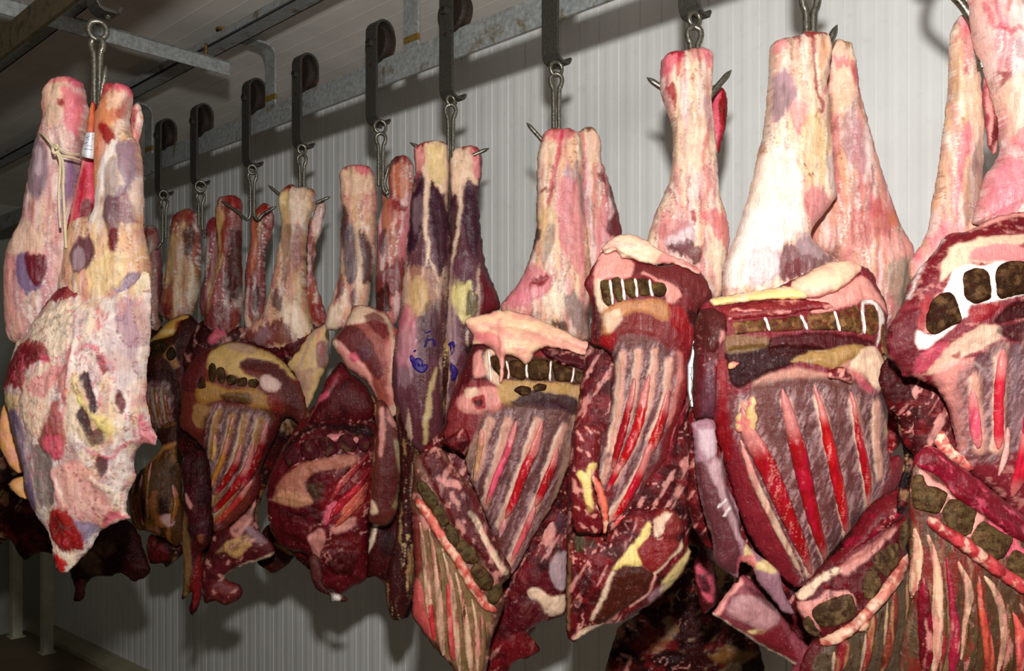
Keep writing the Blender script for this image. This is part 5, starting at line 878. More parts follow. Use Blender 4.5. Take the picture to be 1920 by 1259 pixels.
JS = flesh('shoulder', J, DJ, Q(11, '78,560 150,545 240,560 290,540 400,430 500,430 560,420 610,425 655,480 668,525 662,600 700,640 690,700 620,800 540,880 440,950 340,1010 250,1020 150,1075 92,1112 60,1060 58,900 66,700'), (116, 40, 46), MEATY + [
    p((90, 48, 36), 5, 11, '245,810 290,730 420,700 490,740 490,800 440,870 370,910 260,990 190,980 220,890', 0.95, 5), st('fat', [2, 4, 4, 3], 11, '495,740 560,680 660,590', 0.95, 2), st('fatp', [2, 3, 3, 2], 11, '380,910 460,850 500,750', 0.95, 2), st('fat', [3, 4, 3], 11, '180,980 230,870 290,730', 0.7), p((150, 56, 56), 5, 11, '410,610 480,560 600,580 640,600 500,730 430,690', 0.95, 4),
    p((236, 214, 150), 4, 11, '290,720 340,640 390,590 430,540 480,490 470,560 410,620 430,700 350,700', 0.95, 2), p((150, 66, 62), 5, 11, '500,490 540,430 620,440 655,520 600,570 530,550', 0.9, 4), p('fat', 3, 11, '500,480 560,440 600,450 560,490 540,540 505,550', 0.85, 2), p('yel', 6, 11, '540,780 620,700 690,620 690,680 620,780 540,850', 0.8), p('lav', 6, 11, '470,850 560,790 540,860 490,900', 0.6), p('fat', 4, 11, '92,1090 130,1040 240,1000 240,1030 150,1075', 0.9), p((80, 74, 44), 4, 11, '95,570 130,540 160,570 150,630 120,640 95,610', 0.9), p((70, 60, 40), 4, 11, '165,575 210,570 210,610 175,610', 0.8),
    st((150, 120, 90), 3, 11, '70,420 72,700 65,1040', 0.8), p((60, 30, 24), 6, 11, '120,780 170,740 190,800 160,860 120,840', 0.7)], T=0.08, k=0.6, off=0.14)
flesh('breast_flap', J, DJ, Q(11, '615,230 640,120 690,10 740,60 750,200 770,330 760,480 720,500 640,440 610,330'), (110, 46, 50), [p((230, 200, 140), 6, 11, '625,150 680,20 690,90 660,250 650,400 620,380 618,250', 0.9), p('gr2', 4, 11, '625,270 660,240 650,420 630,400', 0.7), ('M', 'dkm', 10, 40, 0.56, 0.1, 0.7), ('N', 2, 8, 40)], T=0.05, k=0.7, off=0.04)
flesh('breast_flap', J, DJ - 0.01, Q(11, '640,440 740,490 760,460 800,480 830,640 820,720 840,860 830,920 760,960 725,800 715,720 740,640 690,600 650,520'), (110, 40, 44), [p('red', 5, 11, '750,500 800,490 810,580 760,580', 0.7), p('lav', 4, 11, '760,600 810,590 815,690 770,650', 0.7), p('pk2', 5, 11, '720,720 790,690 830,860 790,900 730,800', 0.8), p('blk', 5, 11, '735,760 780,780 800,860 750,830', 0.8), ('M', 'dkm', 12, 12, 0.56, 0.1, 0.7)], T=0.05, k=0.7, off=0.0)
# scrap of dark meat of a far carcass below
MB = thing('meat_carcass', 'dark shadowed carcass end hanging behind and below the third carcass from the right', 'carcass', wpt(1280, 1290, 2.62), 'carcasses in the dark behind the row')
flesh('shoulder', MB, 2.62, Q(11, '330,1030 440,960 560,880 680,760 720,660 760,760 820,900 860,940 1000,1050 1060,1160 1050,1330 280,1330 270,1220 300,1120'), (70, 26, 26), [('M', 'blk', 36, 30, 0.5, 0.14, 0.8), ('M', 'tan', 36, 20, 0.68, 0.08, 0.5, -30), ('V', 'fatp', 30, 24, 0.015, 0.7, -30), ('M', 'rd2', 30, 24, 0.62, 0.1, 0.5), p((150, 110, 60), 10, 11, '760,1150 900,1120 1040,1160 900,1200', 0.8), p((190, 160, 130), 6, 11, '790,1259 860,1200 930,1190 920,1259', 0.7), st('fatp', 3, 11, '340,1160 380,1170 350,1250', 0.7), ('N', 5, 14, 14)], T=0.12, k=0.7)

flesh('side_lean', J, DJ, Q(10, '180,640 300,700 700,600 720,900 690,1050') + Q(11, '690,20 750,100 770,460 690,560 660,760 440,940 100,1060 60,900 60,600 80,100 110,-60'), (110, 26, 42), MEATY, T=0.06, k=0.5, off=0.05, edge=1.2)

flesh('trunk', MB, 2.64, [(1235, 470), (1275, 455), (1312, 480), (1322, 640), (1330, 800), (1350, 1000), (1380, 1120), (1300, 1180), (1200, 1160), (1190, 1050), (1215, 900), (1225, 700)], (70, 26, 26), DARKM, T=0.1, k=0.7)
# ---------------------------------------------------------------- carcass with the wide pale fat cover (second from the right)
DK = 1.93
K = carcass('carcass with a two-lobed pale fat cover over square brown bones, second from the right', 1560, 1240, DK)
flesh('hind_leg', K, DK, Q(4, '133,262 152,238 200,222 280,208 335,182 400,184 440,196 460,236 468,300 455,420 440,520 452,640 462,760 472,880 482,1000 492,1120') + Q(12, '640,120 720,200 800,250 820,330 640,520 420,560 240,500 205,420 200,330 215,240 270,120')
      + Q(4, '5,1120 35,1000 60,880 85,790 105,680 115,560 124,440 124,330'), 'fat', leg_ops([*knuckle(4,'165,240 260,215 320,205 400,190 440,205',18), 
    ('P', (246, 226, 214), 8, Q(4, '60,900 140,850 210,880 230,1000 250,1150 280,1259 -80,1400 -60,1259 0,1130'), 0.85),
    ('P', 'wht', 6, Q(12, '330,0 560,0 590,120 450,200 440,360 220,400 210,270 280,110'), 0.75),
    ('P', 'la2', 5, Q(12, '330,200 440,210 455,330 320,390 300,300'), 0.7),
    ('P', 'pu2', 6, Q(12, '455,230 480,190 560,180 620,150 700,210 760,240 700,300 560,340 460,370'), 0.85),
    ('P', 'la2', 5, Q(12, '540,150 620,130 720,200 690,250 560,240'), 0.55), ('P', 'mus', 4, Q(12, '480,300 540,260 600,290 560,340 470,370'), 0.6),
    ('P', 'lav', 6, Q(4, '135,480 170,430 215,480 240,560 200,640 150,700 120,700 125,580'), 0.9), ('P', 'gry', 6, Q(4, '135,520 170,500 210,540 200,620 140,690 125,640'), 0.5),
    ('P', 'pk2', 6, Q(4, '135,270 170,240 200,240 190,330 140,340'), 0.5), ('P', 'red', 3, Q(4, '330,190 430,190 455,230 400,215 340,225 320,260 280,240'), 0.85, ),
    strip('red', [4, 3, 3, 4], Q(4, '345,200 325,300 340,420 345,560'), 2, 0.75, -1.5), strip('red', [3, 5, 3], Q(4, '340,560 385,630 340,690'), 2, 0.8),
    ('P', 'fat', 6, Q(4, '350,240 440,230 455,330 420,450 370,480 345,380'), 0.7, 2.5), ('P', 'org', 5, Q(4, '360,260 420,250 420,360 370,430'), 0.45),
    strip('pk2', 4, Q(4, '455,240 462,330 440,470 395,560'), 2.5, 0.7), ('P', 'tan', 4, Q(4, '430,560 455,560 452,760 410,930 400,860'), 0.7, -2),
    ('P', 'la2', 6, Q(4, '400,930 470,900 490,1100 430,1080'), 0.6), ('P', 'pk2', 7, Q(4, '195,640 260,600 290,640 260,780 220,760'), 0.45),
    ('P', 'pnk', 6, Q(4, '270,1120 400,1090 480,1200 490,1300 330,1300'), 0.7),
    ('P', 'yel', 9, Q(4, '270,700 380,680 400,900 330,1100 240,960'), 0.35), strip('rd2', 1.4, Q(4, '275,945 290,975'), 1, 0.9), strip('rd2', 1.6, Q(4, '305,1015 325,1035'), 1, 0.9),
    strip('rd2', 2.2, Q(4, '195,265 205,268'), 1, 0.8)], 0.35, 0.2, 0.35), T=0.10, k=0.95, mat=M['leg_skin'])
flesh('hind_leg', K, DK + 0.07, Q(4, '440,330 480,240 515,220 550,234 588,252 600,320 616,380 630,520 660,640 700,800 750,980 800,1130 845,1259') + Q(12, '1110,80 1160,150 1178,220 1168,290 1165,350 1130,440 1090,540 1050,600 900,500 760,260 640,120')
      + Q(4, '470,1000 455,800 440,600 430,450'), (216, 168, 150), leg_ops([*knuckle(4,'515,228 545,234 580,250',13,(150,90,60),4), 
    ('P', 'fat', 6, Q(4, '470,240 520,225 590,255 595,320 560,440 480,470'), 0.7), ('P', (170, 120, 60), 5, Q(4, '520,230 590,255 585,290 530,280'), 0.7),
    ('P', 'pk2', 5, Q(4, '470,330 540,340 555,400 480,390'), 0.6), strip('mag', [4, 6, 3], Q(4, '570,360 590,480 605,540'), 3, 0.6),
    ('P', 'fat', 8, Q(4, '460,400 560,440 580,560 520,680 460,640'), 0.5), ('P', (150, 130, 128), 6, Q(4, '620,600 650,620 690,760 670,760 630,680'), 0.6),
    ('P', 'lav', 9, Q(4, '500,700 560,640 640,800 640,1000 560,980 500,860'), 0.5), strip('wht', 5, Q(4, '640,740 640,900 620,1050'), 4, 0.5),
    ('P', 'mag', 12, Q(4, '640,1150 690,1130 720,1220 660,1250'), 0.5), ('P', (196, 110, 110), 12, Q(12, '840,0 1060,0 1090,60 1000,120 880,200 820,180'), 0.6),
    ('P', (176, 158, 140), 14, Q(12, '1040,240 1140,230 1130,380 1090,480 1010,420 1000,300'), 0.8), ('P', (130, 116, 96), 10, Q(12, '1090,270 1140,290 1120,430 1080,450'), 0.6),
    ('P', 'org', 6, Q(12, '1000,10 1060,20 1060,80 1010,70'), 0.5), ('P', 'fatp', 12, Q(12, '940,150 1100,120 1160,180 1170,240 1100,240 1000,280'), 0.6),
    strip('la2', 3, Q(12, '1100,520 1130,430 1165,330'), 3, 0.6)], 0.6, 0.3, 0.3), T=0.10, k=0.9, mat=M['leg_skin'])
# the rib slab, facing the room
KB = flesh('rib_cage', K, DK, Q(12, '72,560 95,480 145,440 300,412 460,390 560,345 700,270 790,250 865,250 905,268 950,285 992,335 1000,375 1042,460 1056,520 1045,600 1048,700 1058,790 1050,860 1045,930 1050,1000 1050,1100 1060,1259')
    + Q(13, '1060,150 1080,260 1020,340 900,420 820,520 720,640 620,770 560,830 500,820 440,760 330,640 250,480 200,330 150,160 110,40') + Q(12, '170,1100 120,1060 65,1050 50,900 60,700'),
    (140, 52, 62), [
    ('P', (206, 160, 142), 8, Q(12, '330,850 540,800 700,830 800,760 1020,760 1040,900 1020,1100 900,950 760,900 560,850 340,900'), 0.8),
    ('P', (120, 80, 74), 10, Q(12, '320,880 1000,880 1020,1259 380,1259'), 0.9), ('P', (120, 78, 74), 10, Q(13, '230,60 960,0 900,420 700,690 600,780 430,560'), 0.9),
    ('P', 'blk', 6, Q(12, '200,700 380,680 640,690 740,740 520,780 330,860 250,900 200,830'), 0.9, -5), ('P', 'dkm', 5, Q(12, '400,650 640,620 860,640 960,680 720,720 420,740'), 0.8, -3),
    ('P', (140, 112, 70), 4, Q(12, '200,640 390,640 380,700 260,720 200,720'), 0.75), ('P', (188, 156, 108), 4, Q(12, '510,770 600,720 720,700 860,680 900,710 800,760 720,800 600,770'), 0.9, 4),
    ('P', 'fat', 5, Q(12, '860,710 960,700 1030,860 1020,960 960,930 880,830 800,800'), 0.8, 4), ('P', 'pk2', 5, Q(12, '800,790 900,870 1010,960 1030,1100 980,980 860,890'), 0.5),
    ('P', (214, 176, 140), 5, Q(12, '900,1060 1020,1030 1025,1160 960,1180'), 0.8), ('P', 'rd2', 6, Q(12, '940,1180 1030,1150 1050,1259 960,1259'), 0.7),
    ('P', 'fatp', 6, Q(12, '600,440 820,360 900,330 960,380 1010,440 1040,520 990,480 930,450 860,470 720,510 620,520'), 0.95, 3),
    ('P', 'wht', 4, Q(12, '880,470 930,455 985,490 1010,540 980,660 960,690 975,560 940,480 890,490 880,620 870,620 872,520'), 0.9),
    ('P', 'plu', 6, Q(12, '60,560 150,520 200,640 170,760 160,1000 70,1050 55,900'), 0.7), ('P', 'rd2', 5, Q(12, '150,780 200,760 210,1000 240,1259 150,1259 170,1000'), 0.85),
    ('P', 'dkm', 5, Q(12, '980,300 1045,460 1055,520 1010,430'), 0.8), ('N', 3, 14, 60, -12)] +
    film(13, ['225,-110 250,20 330,170 430,400 520,590 600,760', '425,-130 440,-60 490,120 540,330 600,520 680,700', '580,-150 590,-120 640,80 690,270 735,430 780,560', '762,-140 770,-100 800,60 840,220 880,400', '900,-120 900,60 920,250'], w=9),
    T=0.11, k=0.5, off=0.10, kb=0.5)
ribs(KB, DK, 13, [('215,-100 250,20 330,170 430,400 520,590 600,760', [5, 14, 17, 15, 12, 6], 'red'), ('405,-200 440,-60 490,120 540,330 600,520 680,700', [5, 11, 15, 14, 11, 6], 'red'),
                  ('560,-220 590,-120 640,80 690,270 735,430 780,560', [3, 5, 11, 12, 10, 6], (186, 24, 44)), ('750,-180 770,-100 800,60 840,220 880,400', [3, 5, 8, 9, 5], (176, 30, 46)), ('215,60 300,300 420,540 560,790', [5, 7, 7, 4], (206, 180, 160))])
# backbone: sawn vertebrae with white discs between
for q in (Q(12, '232,570 300,560 380,552 400,600 396,618 300,626 240,630'), Q(12, '412,556 480,548 556,540 572,590 566,612 480,618 418,616'), Q(12, '592,536 660,524 726,520 740,590 735,612 660,612 600,606'),
          Q(12, '752,520 800,500 850,486 868,520 876,600 868,626 800,620 756,608'), Q(12, '886,560 895,510 920,478 950,485 972,540 968,600 940,638 905,630 886,610'), Q(12, '985,590 1010,570 1030,640 1040,740 1025,770 985,700')):
    flesh('vertebra', KB.o, DK, q, (124, 92, 58), [('M', 'br3', 8, 9, 0.55, 0.1, 0.6), ('M', (176, 136, 96), 10, 12, 0.6, 0.1, 0.7), ('M', 'mus', 14, 9, 0.6, 0.08, 0.5)], T=0.012, k=0.5, on=KB, step=2.4, warp=2, mat=M['spongy_bone'], ragged=0.5)
for q in (Q(12, '385,545 395,570 405,615'), Q(12, '560,532 575,570 590,612'), Q(12, '728,515 740,560 752,618'), Q(12, '872,505 882,560 884,630')):
    flesh('spinal_disc', KB.o, DK, strip_outline(q, [4, 2.4, 4]), 'crt', [], T=0.008, k=0.8, on=KB, lift=0.004, step=2, warp=1, mat=M['fat'], ragged=0.3)
flesh('loin_muscle', KB.o, DK, Q(12, '182,510 200,490 300,470 440,455 560,452 700,470 730,500 620,515 560,520 480,540 360,545 220,560 200,530'), (150, 60, 62), [('M', 'mus', 30, 9, 0.52, 0.1, 0.7), ('M', 'fatp', 26, 8, 0.62, 0.06, 0.7)], T=0.03, k=0.6, on=KB, step=2.6, mat=M['cut_lean'])
flesh('fat_cover', KB.o, DK, Q(12, '132,452 150,440 290,412 420,392 470,385 540,380 600,400 620,440 560,452 480,452 330,462 200,480 150,482'), (240, 214, 158), [('M', 'fat', 30, 12, 0.5, 0.1, 0.8), ('M', 'yel', 24, 9, 0.58, 0.08, 0.7), strip((150, 110, 96), 2, Q(12, '170,478 300,462 460,450'), 2, 0.6)], T=0.05, k=0.9, on=KB, lift=0.004, mat=M['fat'])
flesh('fat_cover', KB.o, DK, Q(12, '535,395 560,345 640,305 700,270 780,248 850,246 890,256 905,275 890,310 840,350 790,390 720,425 660,445 620,452 590,440 550,420'), (244, 214, 188), [('M', 'fatp', 30, 20, 0.56, 0.1, 0.5), strip('pk2', 3, Q(12, '620,452 720,430 830,365 900,300'), 3, 0.6)], T=0.07, k=1.0, on=KB, lift=0.006, mat=M['fat'])
flesh('flank', KB.o, DK, Q(12, '60,600 90,500 150,490 205,540 200,640 165,700 158,800 150,1010 150,1060 70,1050 52,930 55,780'), (116, 48, 54), [('M', 'dkm', 8, 60, 0.56, 0.08, 0.6), ('V', 'fatp', 12, 60, 0.010, 0.6), ('N', 2, 8, 50), ('P', (92, 48, 44), 8, Q(12, '80,520 170,500 200,640 150,720 80,700'), 0.8), ('P', 'pu2', 8, Q(12, '90,780 150,770 150,1050 80,1040'), 0.8), ('P', 'fatp', 5, Q(12, '160,610 190,620 180,760 155,780'), 0.8), ('P', 'red', 4, Q(12, '140,790 165,780 165,880 150,900'), 0.7)], T=0.05, k=0.8, on=KB, lift=0.0, warp=6)
# hanging scraps of fat on the film
for q in (Q(12, '205,775 230,765 258,775 240,798 210,800'), Q(12, '300,950 320,940 335,970 330,1010 345,1050 330,1110 300,1122 275,1080 285,1020'), Q(12, '245,1040 268,1020 272,1080 275,1120 250,1120 240,1080')):
    flesh('fat_scrap', KB.o, DK, q, (222, 190, 146), [('M', 'pk2', 10, 10, 0.56, 0.1, 0.7)], T=0.02, k=0.9, on=KB, lift=0.004, step=2.2, mat=M['fat'])
flesh('meat_scrap', KB.o, DK, Q(12, '680,820 740,790 790,800 800,830 812,880 770,870 720,858 685,850'), 'mus', [('M', 'fatp', 10, 8, 0.55, 0.1, 0.8)], T=0.03, k=0.9, on=KB, lift=0.006, step=2.2)
# long grey neck muscles left of the ribs, shoulder flap, lower backbone
flesh('neck_muscle', K, DK, Q(12, '45,1080 160,1062 185,1259') + Q(13, '150,120 175,300 235,430 250,560 330,660 440,740 470,860 520,960 470,960 400,880 330,800 300,720 240,700 230,780 190,760 110,700 100,600 60,470 20,300 0,60'), (168, 130, 140), [
    ('P', 'la2', 8, Q(13, '20,20 110,20 140,120 60,160'), 0.8), ('P', (104, 50, 54), 7, Q(13, '0,200 50,180 110,330 190,520 220,600 215,760 110,700 100,600 60,450'), 0.9), ('P', (200, 170, 172), 7, Q(13, '70,190 150,160 190,400 260,590 200,560 110,320'), 0.7),
    strip('wht', 2, Q(13, '120,410 160,370'), 1.5, 0.8), strip('wht', 2, Q(13, '140,450 180,410'), 1.5, 0.8), strip('dkm', [3, 4, 3], Q(13, '140,100 170,310 200,420 250,540'), 3, 0.8, -5), ('P', (196, 164, 168), 7, Q(13, '180,200 240,300 300,460 400,620 400,700 300,640 230,420'), 0.9, 3),
    ('P', 'yel', 5, Q(13, '250,620 280,600 310,690 420,680 450,720 380,750 250,700'), 0.8), ('P', 'pk2', 5, Q(13, '220,660 300,660 300,750 230,760'), 0.7), ('P', 'rd2', 5, Q(13, '380,600 440,640 480,760 420,720'), 0.6), ('N', 2.5, 10, 60, -20)], T=0.07, k=0.8, off=0.14)
KS = flesh('shoulder', K, DK, Q(13, '98,962 150,890 235,775 270,770 330,830 420,930 470,990 520,1060 580,1120 650,1180 690,1280 520,1290 500,1215 380,1150 250,1065 130,990'), (148, 78, 88), [
    ('P', (190, 150, 150), 6, Q(13, '210,870 300,860 430,930 420,1000 340,1050 260,1000 170,960'), 0.8), ('P', 'fatp', 4, Q(13, '98,962 235,778 250,800 180,880 130,965'), 0.8), ('P', 'yel', 4, Q(13, '270,1050 360,1025 350,1050 300,1065'), 0.9), ('P', 'mus', 6, Q(13, '300,1060 420,1000 480,1080 520,1200 400,1150'), 0.8),
    strip('fat', 3, Q(13, '100,965 250,1065 380,1150 505,1215'), 2, 0.9), ('P', 'dkm', 6, Q(13, '250,800 330,840 420,930 380,930 300,860'), 0.6), ('N', 2.5, 20, 14, 30)], T=0.06, k=0.7, off=0.10)
KN = flesh('neck', K, DK, Q(13, '1110,330 1130,380 1110,560 1090,620 1120,700 1120,1280 560,1300 600,1120 640,1080 560,1000 530,930 530,860 600,780 700,680 800,580 900,420 1020,340'), (110, 44, 48), [
    ('P', (124, 22, 44), 7, Q(13, '900,420 1000,340 1100,340 1080,450 960,560 840,660 740,710 700,680 800,560'), 1.0, 6), ('P', 'fatp', 4, Q(13, '720,720 830,630 930,560 1010,500 1030,520 920,620 800,720 740,750'), 0.65), ('P', 'fat', 4, Q(13, '530,860 600,790 720,710 740,730 640,800 560,880'), 0.85), ('P', 'mus', 4, Q(13, '640,820 740,740 780,790 690,830'), 0.8),
    ('P', 'fatp', 4, Q(13, '530,900 600,880 680,830 760,820 800,880 790,910 740,860 600,930 640,1040 560,980'), 0.8), ('P', (150, 30, 48), 5, Q(13, '1020,330 1110,330 1105,420 1040,520 1000,500'), 0.6),
    ('P', (112, 98, 80), 6, Q(13, '650,1120 1090,700 1120,800 1120,1280 620,1280'), 0.9), ('V', 'dkm', 14, 60, 0.03, 0.7), ('N', 3, 12, 20)], T=0.07, k=0.5, off=0.17)
flesh('neck_muscle', KN.o, DK, Q(13, '690,700 740,650 800,570 860,470 920,400 1010,342 1105,332 1110,400 1060,460 1000,500 930,540 850,600 780,660 730,710'), (124, 24, 46), [('M', 'mus', 30, 12, 0.5, 0.1, 0.6, -40), ('V', 'fatp', 30, 12, 0.012, 0.7, -40), ('M', 'mag', 26, 9, 0.66, 0.06, 0.4, -40)], T=0.05, k=0.8, on=KN, lift=-0.004, mat=M['cut_lean'])
for q in (Q(13, '590,950 620,900 700,860 770,840 800,900 790,960 720,1000 640,1020'), Q(13, '830,800 850,740 900,700 930,770 930,850 880,870 840,860'), Q(13, '890,690 910,640 990,590 1040,600 1030,680 960,760 930,740'), Q(13, '1030,570 1050,500 1105,460 1110,580 1060,640'), Q(13, '560,1000 580,960 620,1020 650,1080 610,1080 570,1040')):
    flesh('vertebra', KN.o, DK, q, (110, 88, 64), [('M', 'br3', 8, 9, 0.53, 0.1, 0.7), ('M', (150, 124, 90), 10, 12, 0.6, 0.1, 0.6)], T=0.015, k=0.5, on=KN, step=2.6, warp=2, mat=M['spongy_bone'], ragged=0.6)
for q, w in ((Q(13, '640,1110 780,1010 900,880 990,780 1090,650'), [12, 10, 11, 12, 8]), (Q(13, '800,960 830,990 810,1030'), [8, 11, 5])):
    flesh('ligament', KN.o, DK, strip_outline(q, w), (212, 140, 124), [('M', 'fat', 14, 14, 0.56, 0.1, 0.7), ('M', 'rd2', 10, 12, 0.6, 0.08, 0.6)], T=0.02, k=0.8, on=KN, lift=0.004, step=2.6, mat=M['fat'])
for q, w, c in ((Q(13, '745,1060 740,1150 710,1259'), [10, 12, 11], (150, 56, 62)), (Q(13, '890,920 870,1060 840,1259'), [6, 8, 9], (160, 70, 66)), (Q(13, '1000,810 990,960 940,1259'), [6, 9, 10], (146, 76, 62)), (Q(13, '1075,740 1075,960 1040,1259'), [5, 7, 8], (120, 60, 62)),
                (Q(13, '700,1120 700,1259'), [4, 6], (190, 168, 150)), (Q(13, '850,1000 830,1259'), [4, 5], (190, 168, 150)), (Q(13, '960,860 940,1100'), [3, 5], (186, 160, 140))):
    flesh('rib', KN.o, DK, strip_outline(q, w), c, [('M', 'dkm', 6, 40, 0.58, 0.08, 0.5), ('M', 'tan', 6, 60, 0.6, 0.08, 0.6)], T=0.015, k=0.8, on=KN, step=2.6, warp=2, ragged=0.5)
# loose dark lean between this carcass and the next
flesh('loose_meat', K, DK + 0.05, Q(12, '1030,900 1060,860 1100,880 1130,960 1140,1060 1200,1080 1190,1130 1120,1180 1080,1230 1050,1259') + Q(13, '1060,150 1110,250 1060,340 960,340 920,280 960,120'), (150, 24, 44), [('M', 'blk', 12, 14, 0.5, 0.1, 0.7), ('M', 'mag', 14, 12, 0.62, 0.08, 0.7), ('M', 'fatp', 8, 6, 0.7, 0.05, 0.8), ('P', (232, 180, 130), 4, Q(13, '1000,250 1020,200 1080,195 1110,230 1060,240 1040,270'), 0.95, 3), ('N', 4, 8, 8)], T=0.06, k=0.9, off=0.12)

flesh('flank', K, DK, Q(13, '20,60 200,20 420,300 620,700 900,380 1040,330 1120,420 1130,900 1000,1290 600,1300 480,1180 300,1000 230,860 210,760 60,480'), (96, 26, 40), MEATY, T=0.06, k=0.5, off=0.02, edge=1.2)
flesh('side_lean', K, DK, Q(12, '100,520 180,480 240,700 260,1000 330,1259') + Q(13, '330,260 480,560 620,760 600,800 480,740 330,600 240,420 120,640 20,560 -30,400 -20,100') + Q(12, '30,1050 60,900'), (128, 26, 44), MEATY, T=0.05, k=0.6, off=0.06)
# ---------------------------------------------------------------- carcass cut by the right edge
DL = 1.70
L = carcass('carcass cut off by the right edge, with big round dark bone sections in white cartilage', 1800, 1240, DL)
flesh('hind_leg', L, DL + 0.05, Q(4, '1180,108 1202,86 1240,80 1265,108 1278,160 1300,400 1318,600 1318,900 1312,1040') + Q(14, '560,60 540,200 300,420 190,400 175,320 192,280 250,200 282,130 300,0') + Q(4, '1060,1080 1080,950 1100,800 1120,640 1138,480 1140,300 1142,190'), (228, 190, 166), leg_ops([
    p('fat', 8, 4, '1170,480 1300,440 1310,800 1290,1000 1240,900 1200,700', 0.6), p('pk2', 6, 4, '1190,100 1260,110 1270,200 1200,220 1150,240', 0.5), p('rd2', 5, 4, '1240,260 1285,250 1285,310 1250,320', 0.9), p('pnk', 6, 4, '1120,1200 1150,900 1180,720 1210,700 1215,800 1170,1000 1130,1259', 0.8),
    p('blk', 3, 4, '1268,400 1296,395 1292,425 1268,440', 0.9), p('gry', 8, 4, '1160,1259 1180,1050 1260,800 1310,1000 1290,1259', 0.55), p('tan', 8, 4, '1150,120 1170,100 1170,500 1140,600', 0.5), p('pk2', 10, 14, '190,280 260,180 380,100 420,200 300,330 190,380', 0.5)], 0.6, 0.25, 0.3), T=0.09, k=0.9, mat=M['leg_skin'])
flesh('hind_leg', L, DL, Q(4, '1262,-40 1256,60 1270,140 1292,250 1330,340 1360,430 1392,560 1420,700 1442,830 1410,900 1350,980 1312,1100 1282,1200 1272,1259') + Q(14, '600,130 700,200 1000,200 1000,-500') + Q(4, '1780,-40'), (238, 198, 190), leg_ops([
    p('wht', 14, 4, '1400,40 1559,20 1559,700 1480,600 1420,300', 0.55), st('mag', [4, 6, 5, 3], 4, '1290,60 1330,180 1400,220 1460,235', 0.6), st('rd2', [3, 5, 3], 4, '1380,420 1400,440 1395,470', 0.8), p('fat', 8, 4, '1390,480 1480,500 1520,750 1460,830 1430,700', 0.7),
    p('lav', 8, 4, '1430,280 1480,290 1470,380 1440,370', 0.6), p('pk2', 8, 4, '1450,780 1559,740 1559,860 1470,880', 0.6), p('pu2', 8, 4, '1490,880 1559,860 1559,1000 1500,980', 0.7), p('pnk', 10, 4, '1300,1200 1330,1050 1420,900 1520,1000 1480,1150 1400,1259', 0.8), st('mag', [3, 4, 3], 4, '1390,30 1400,120', 0.5), st('rd2', 2.4, 4, '1485,180 1490,186', 0.9), p('red', 6, 4, '1450,0 1490,10 1480,80 1455,70', 0.5)], 0.75, 0.3, 0.1), T=0.11, k=0.9, mat=M['leg_skin'])
flesh('shank_muscle', L, DL - 0.0, Q(4, '1330,430 1355,470 1375,560 1405,660 1415,780 1405,860 1385,870 1355,820 1340,700 1325,560'), (170, 90, 96), [p('mus', 4, 4, '1375,560 1405,640 1410,780 1395,860 1360,820 1375,700', 0.95, -2), ('M', 'fatp', 6, 50, 0.58, 0.08, 0.7)], T=0.03, k=0.8, off=0.03)
LBd = flesh('rib_cage', L, DL, Q(14, '155,500 170,430 220,350 290,270 345,190 400,155 480,148 560,100 640,68 760,48 1010,40 1010,1300') + Q(15, '960,640 720,480 570,345 440,250 320,160') + Q(14, '420,1250 390,1120 370,1040 320,960 260,925 190,892 150,895 125,850 75,800 58,720 70,650 105,585'), (146, 60, 70), [
    p('mus', 5, 14, '160,520 180,440 300,270 370,180 470,155 560,110 766,60 766,150 560,180 440,210 330,300 270,400 200,520', 0.95), ('M', 'fatp', 12, 9, 0.6, 0.06, 0.45), st('fatp', [3, 4, 4], 14, '480,150 620,80 800,60', 0.9), st('wht', 2.5, 14, '165,490 230,340 350,190', 0.6),
    p('fat', 5, 14, '320,300 380,230 540,190 766,190 766,290 560,330 420,330 340,370 290,420', 0.9), p('pk2', 6, 14, '460,250 640,230 766,260 766,320 600,320 440,320', 0.7), p('mus', 5, 14, '670,235 766,215 766,270 690,255', 0.8),
    p('crt', 4, 14, '360,350 420,330 480,345 560,325 720,325 766,330 766,480 700,490 540,520 420,545 400,600 370,610 330,660 240,740 190,755 168,720 180,660 240,690 360,620 330,480 300,470 340,390', 1.0), p('red', 5, 14, '200,520 250,490 220,640 180,660 190,580', 0.8),
    p('plu', 6, 14, '60,660 110,585 200,540 180,660 170,740 210,800 170,890 80,800', 0.9), p('pk2', 5, 14, '180,800 260,730 380,740 390,800 280,850 180,880', 0.5), p('fat', 5, 14, '340,720 480,640 560,660 540,720 400,790 300,880 240,870', 0.7), p('red', 4, 14, '400,570 470,540 560,540 500,600 430,640', 0.7), p('rd2', 5, 14, '330,790 380,770 370,810', 0.8),
    p('dkm', 5, 14, '600,540 766,500 766,590 640,610 560,640 520,620', 0.95, -3), p('blk', 5, 14, '540,660 620,630 766,610 766,700 640,720 560,700', 0.75), p('fatp', 8, 14, '270,880 420,800 470,900 490,1259 420,1259 380,1050', 0.8), p((118, 92, 98), 7, 14, '430,810 500,780 530,920 530,1220 480,1180 470,950', 0.9, -3), p((140, 122, 128), 8, 14, '600,760 660,730 690,860 700,1100 680,1259 620,1259 580,1000', 0.85, -3),
    p('fat', 6, 14, '500,760 590,730 600,800 560,850', 0.5), st('wht', [2, 3, 2], 14, '440,830 500,870 520,910', 0.7)] + film(14, ['450,900 500,1259', '560,800 570,1000 570,1259', '730,760 730,1259']), T=0.12, k=0.5, off=0.09, kb=0.5)
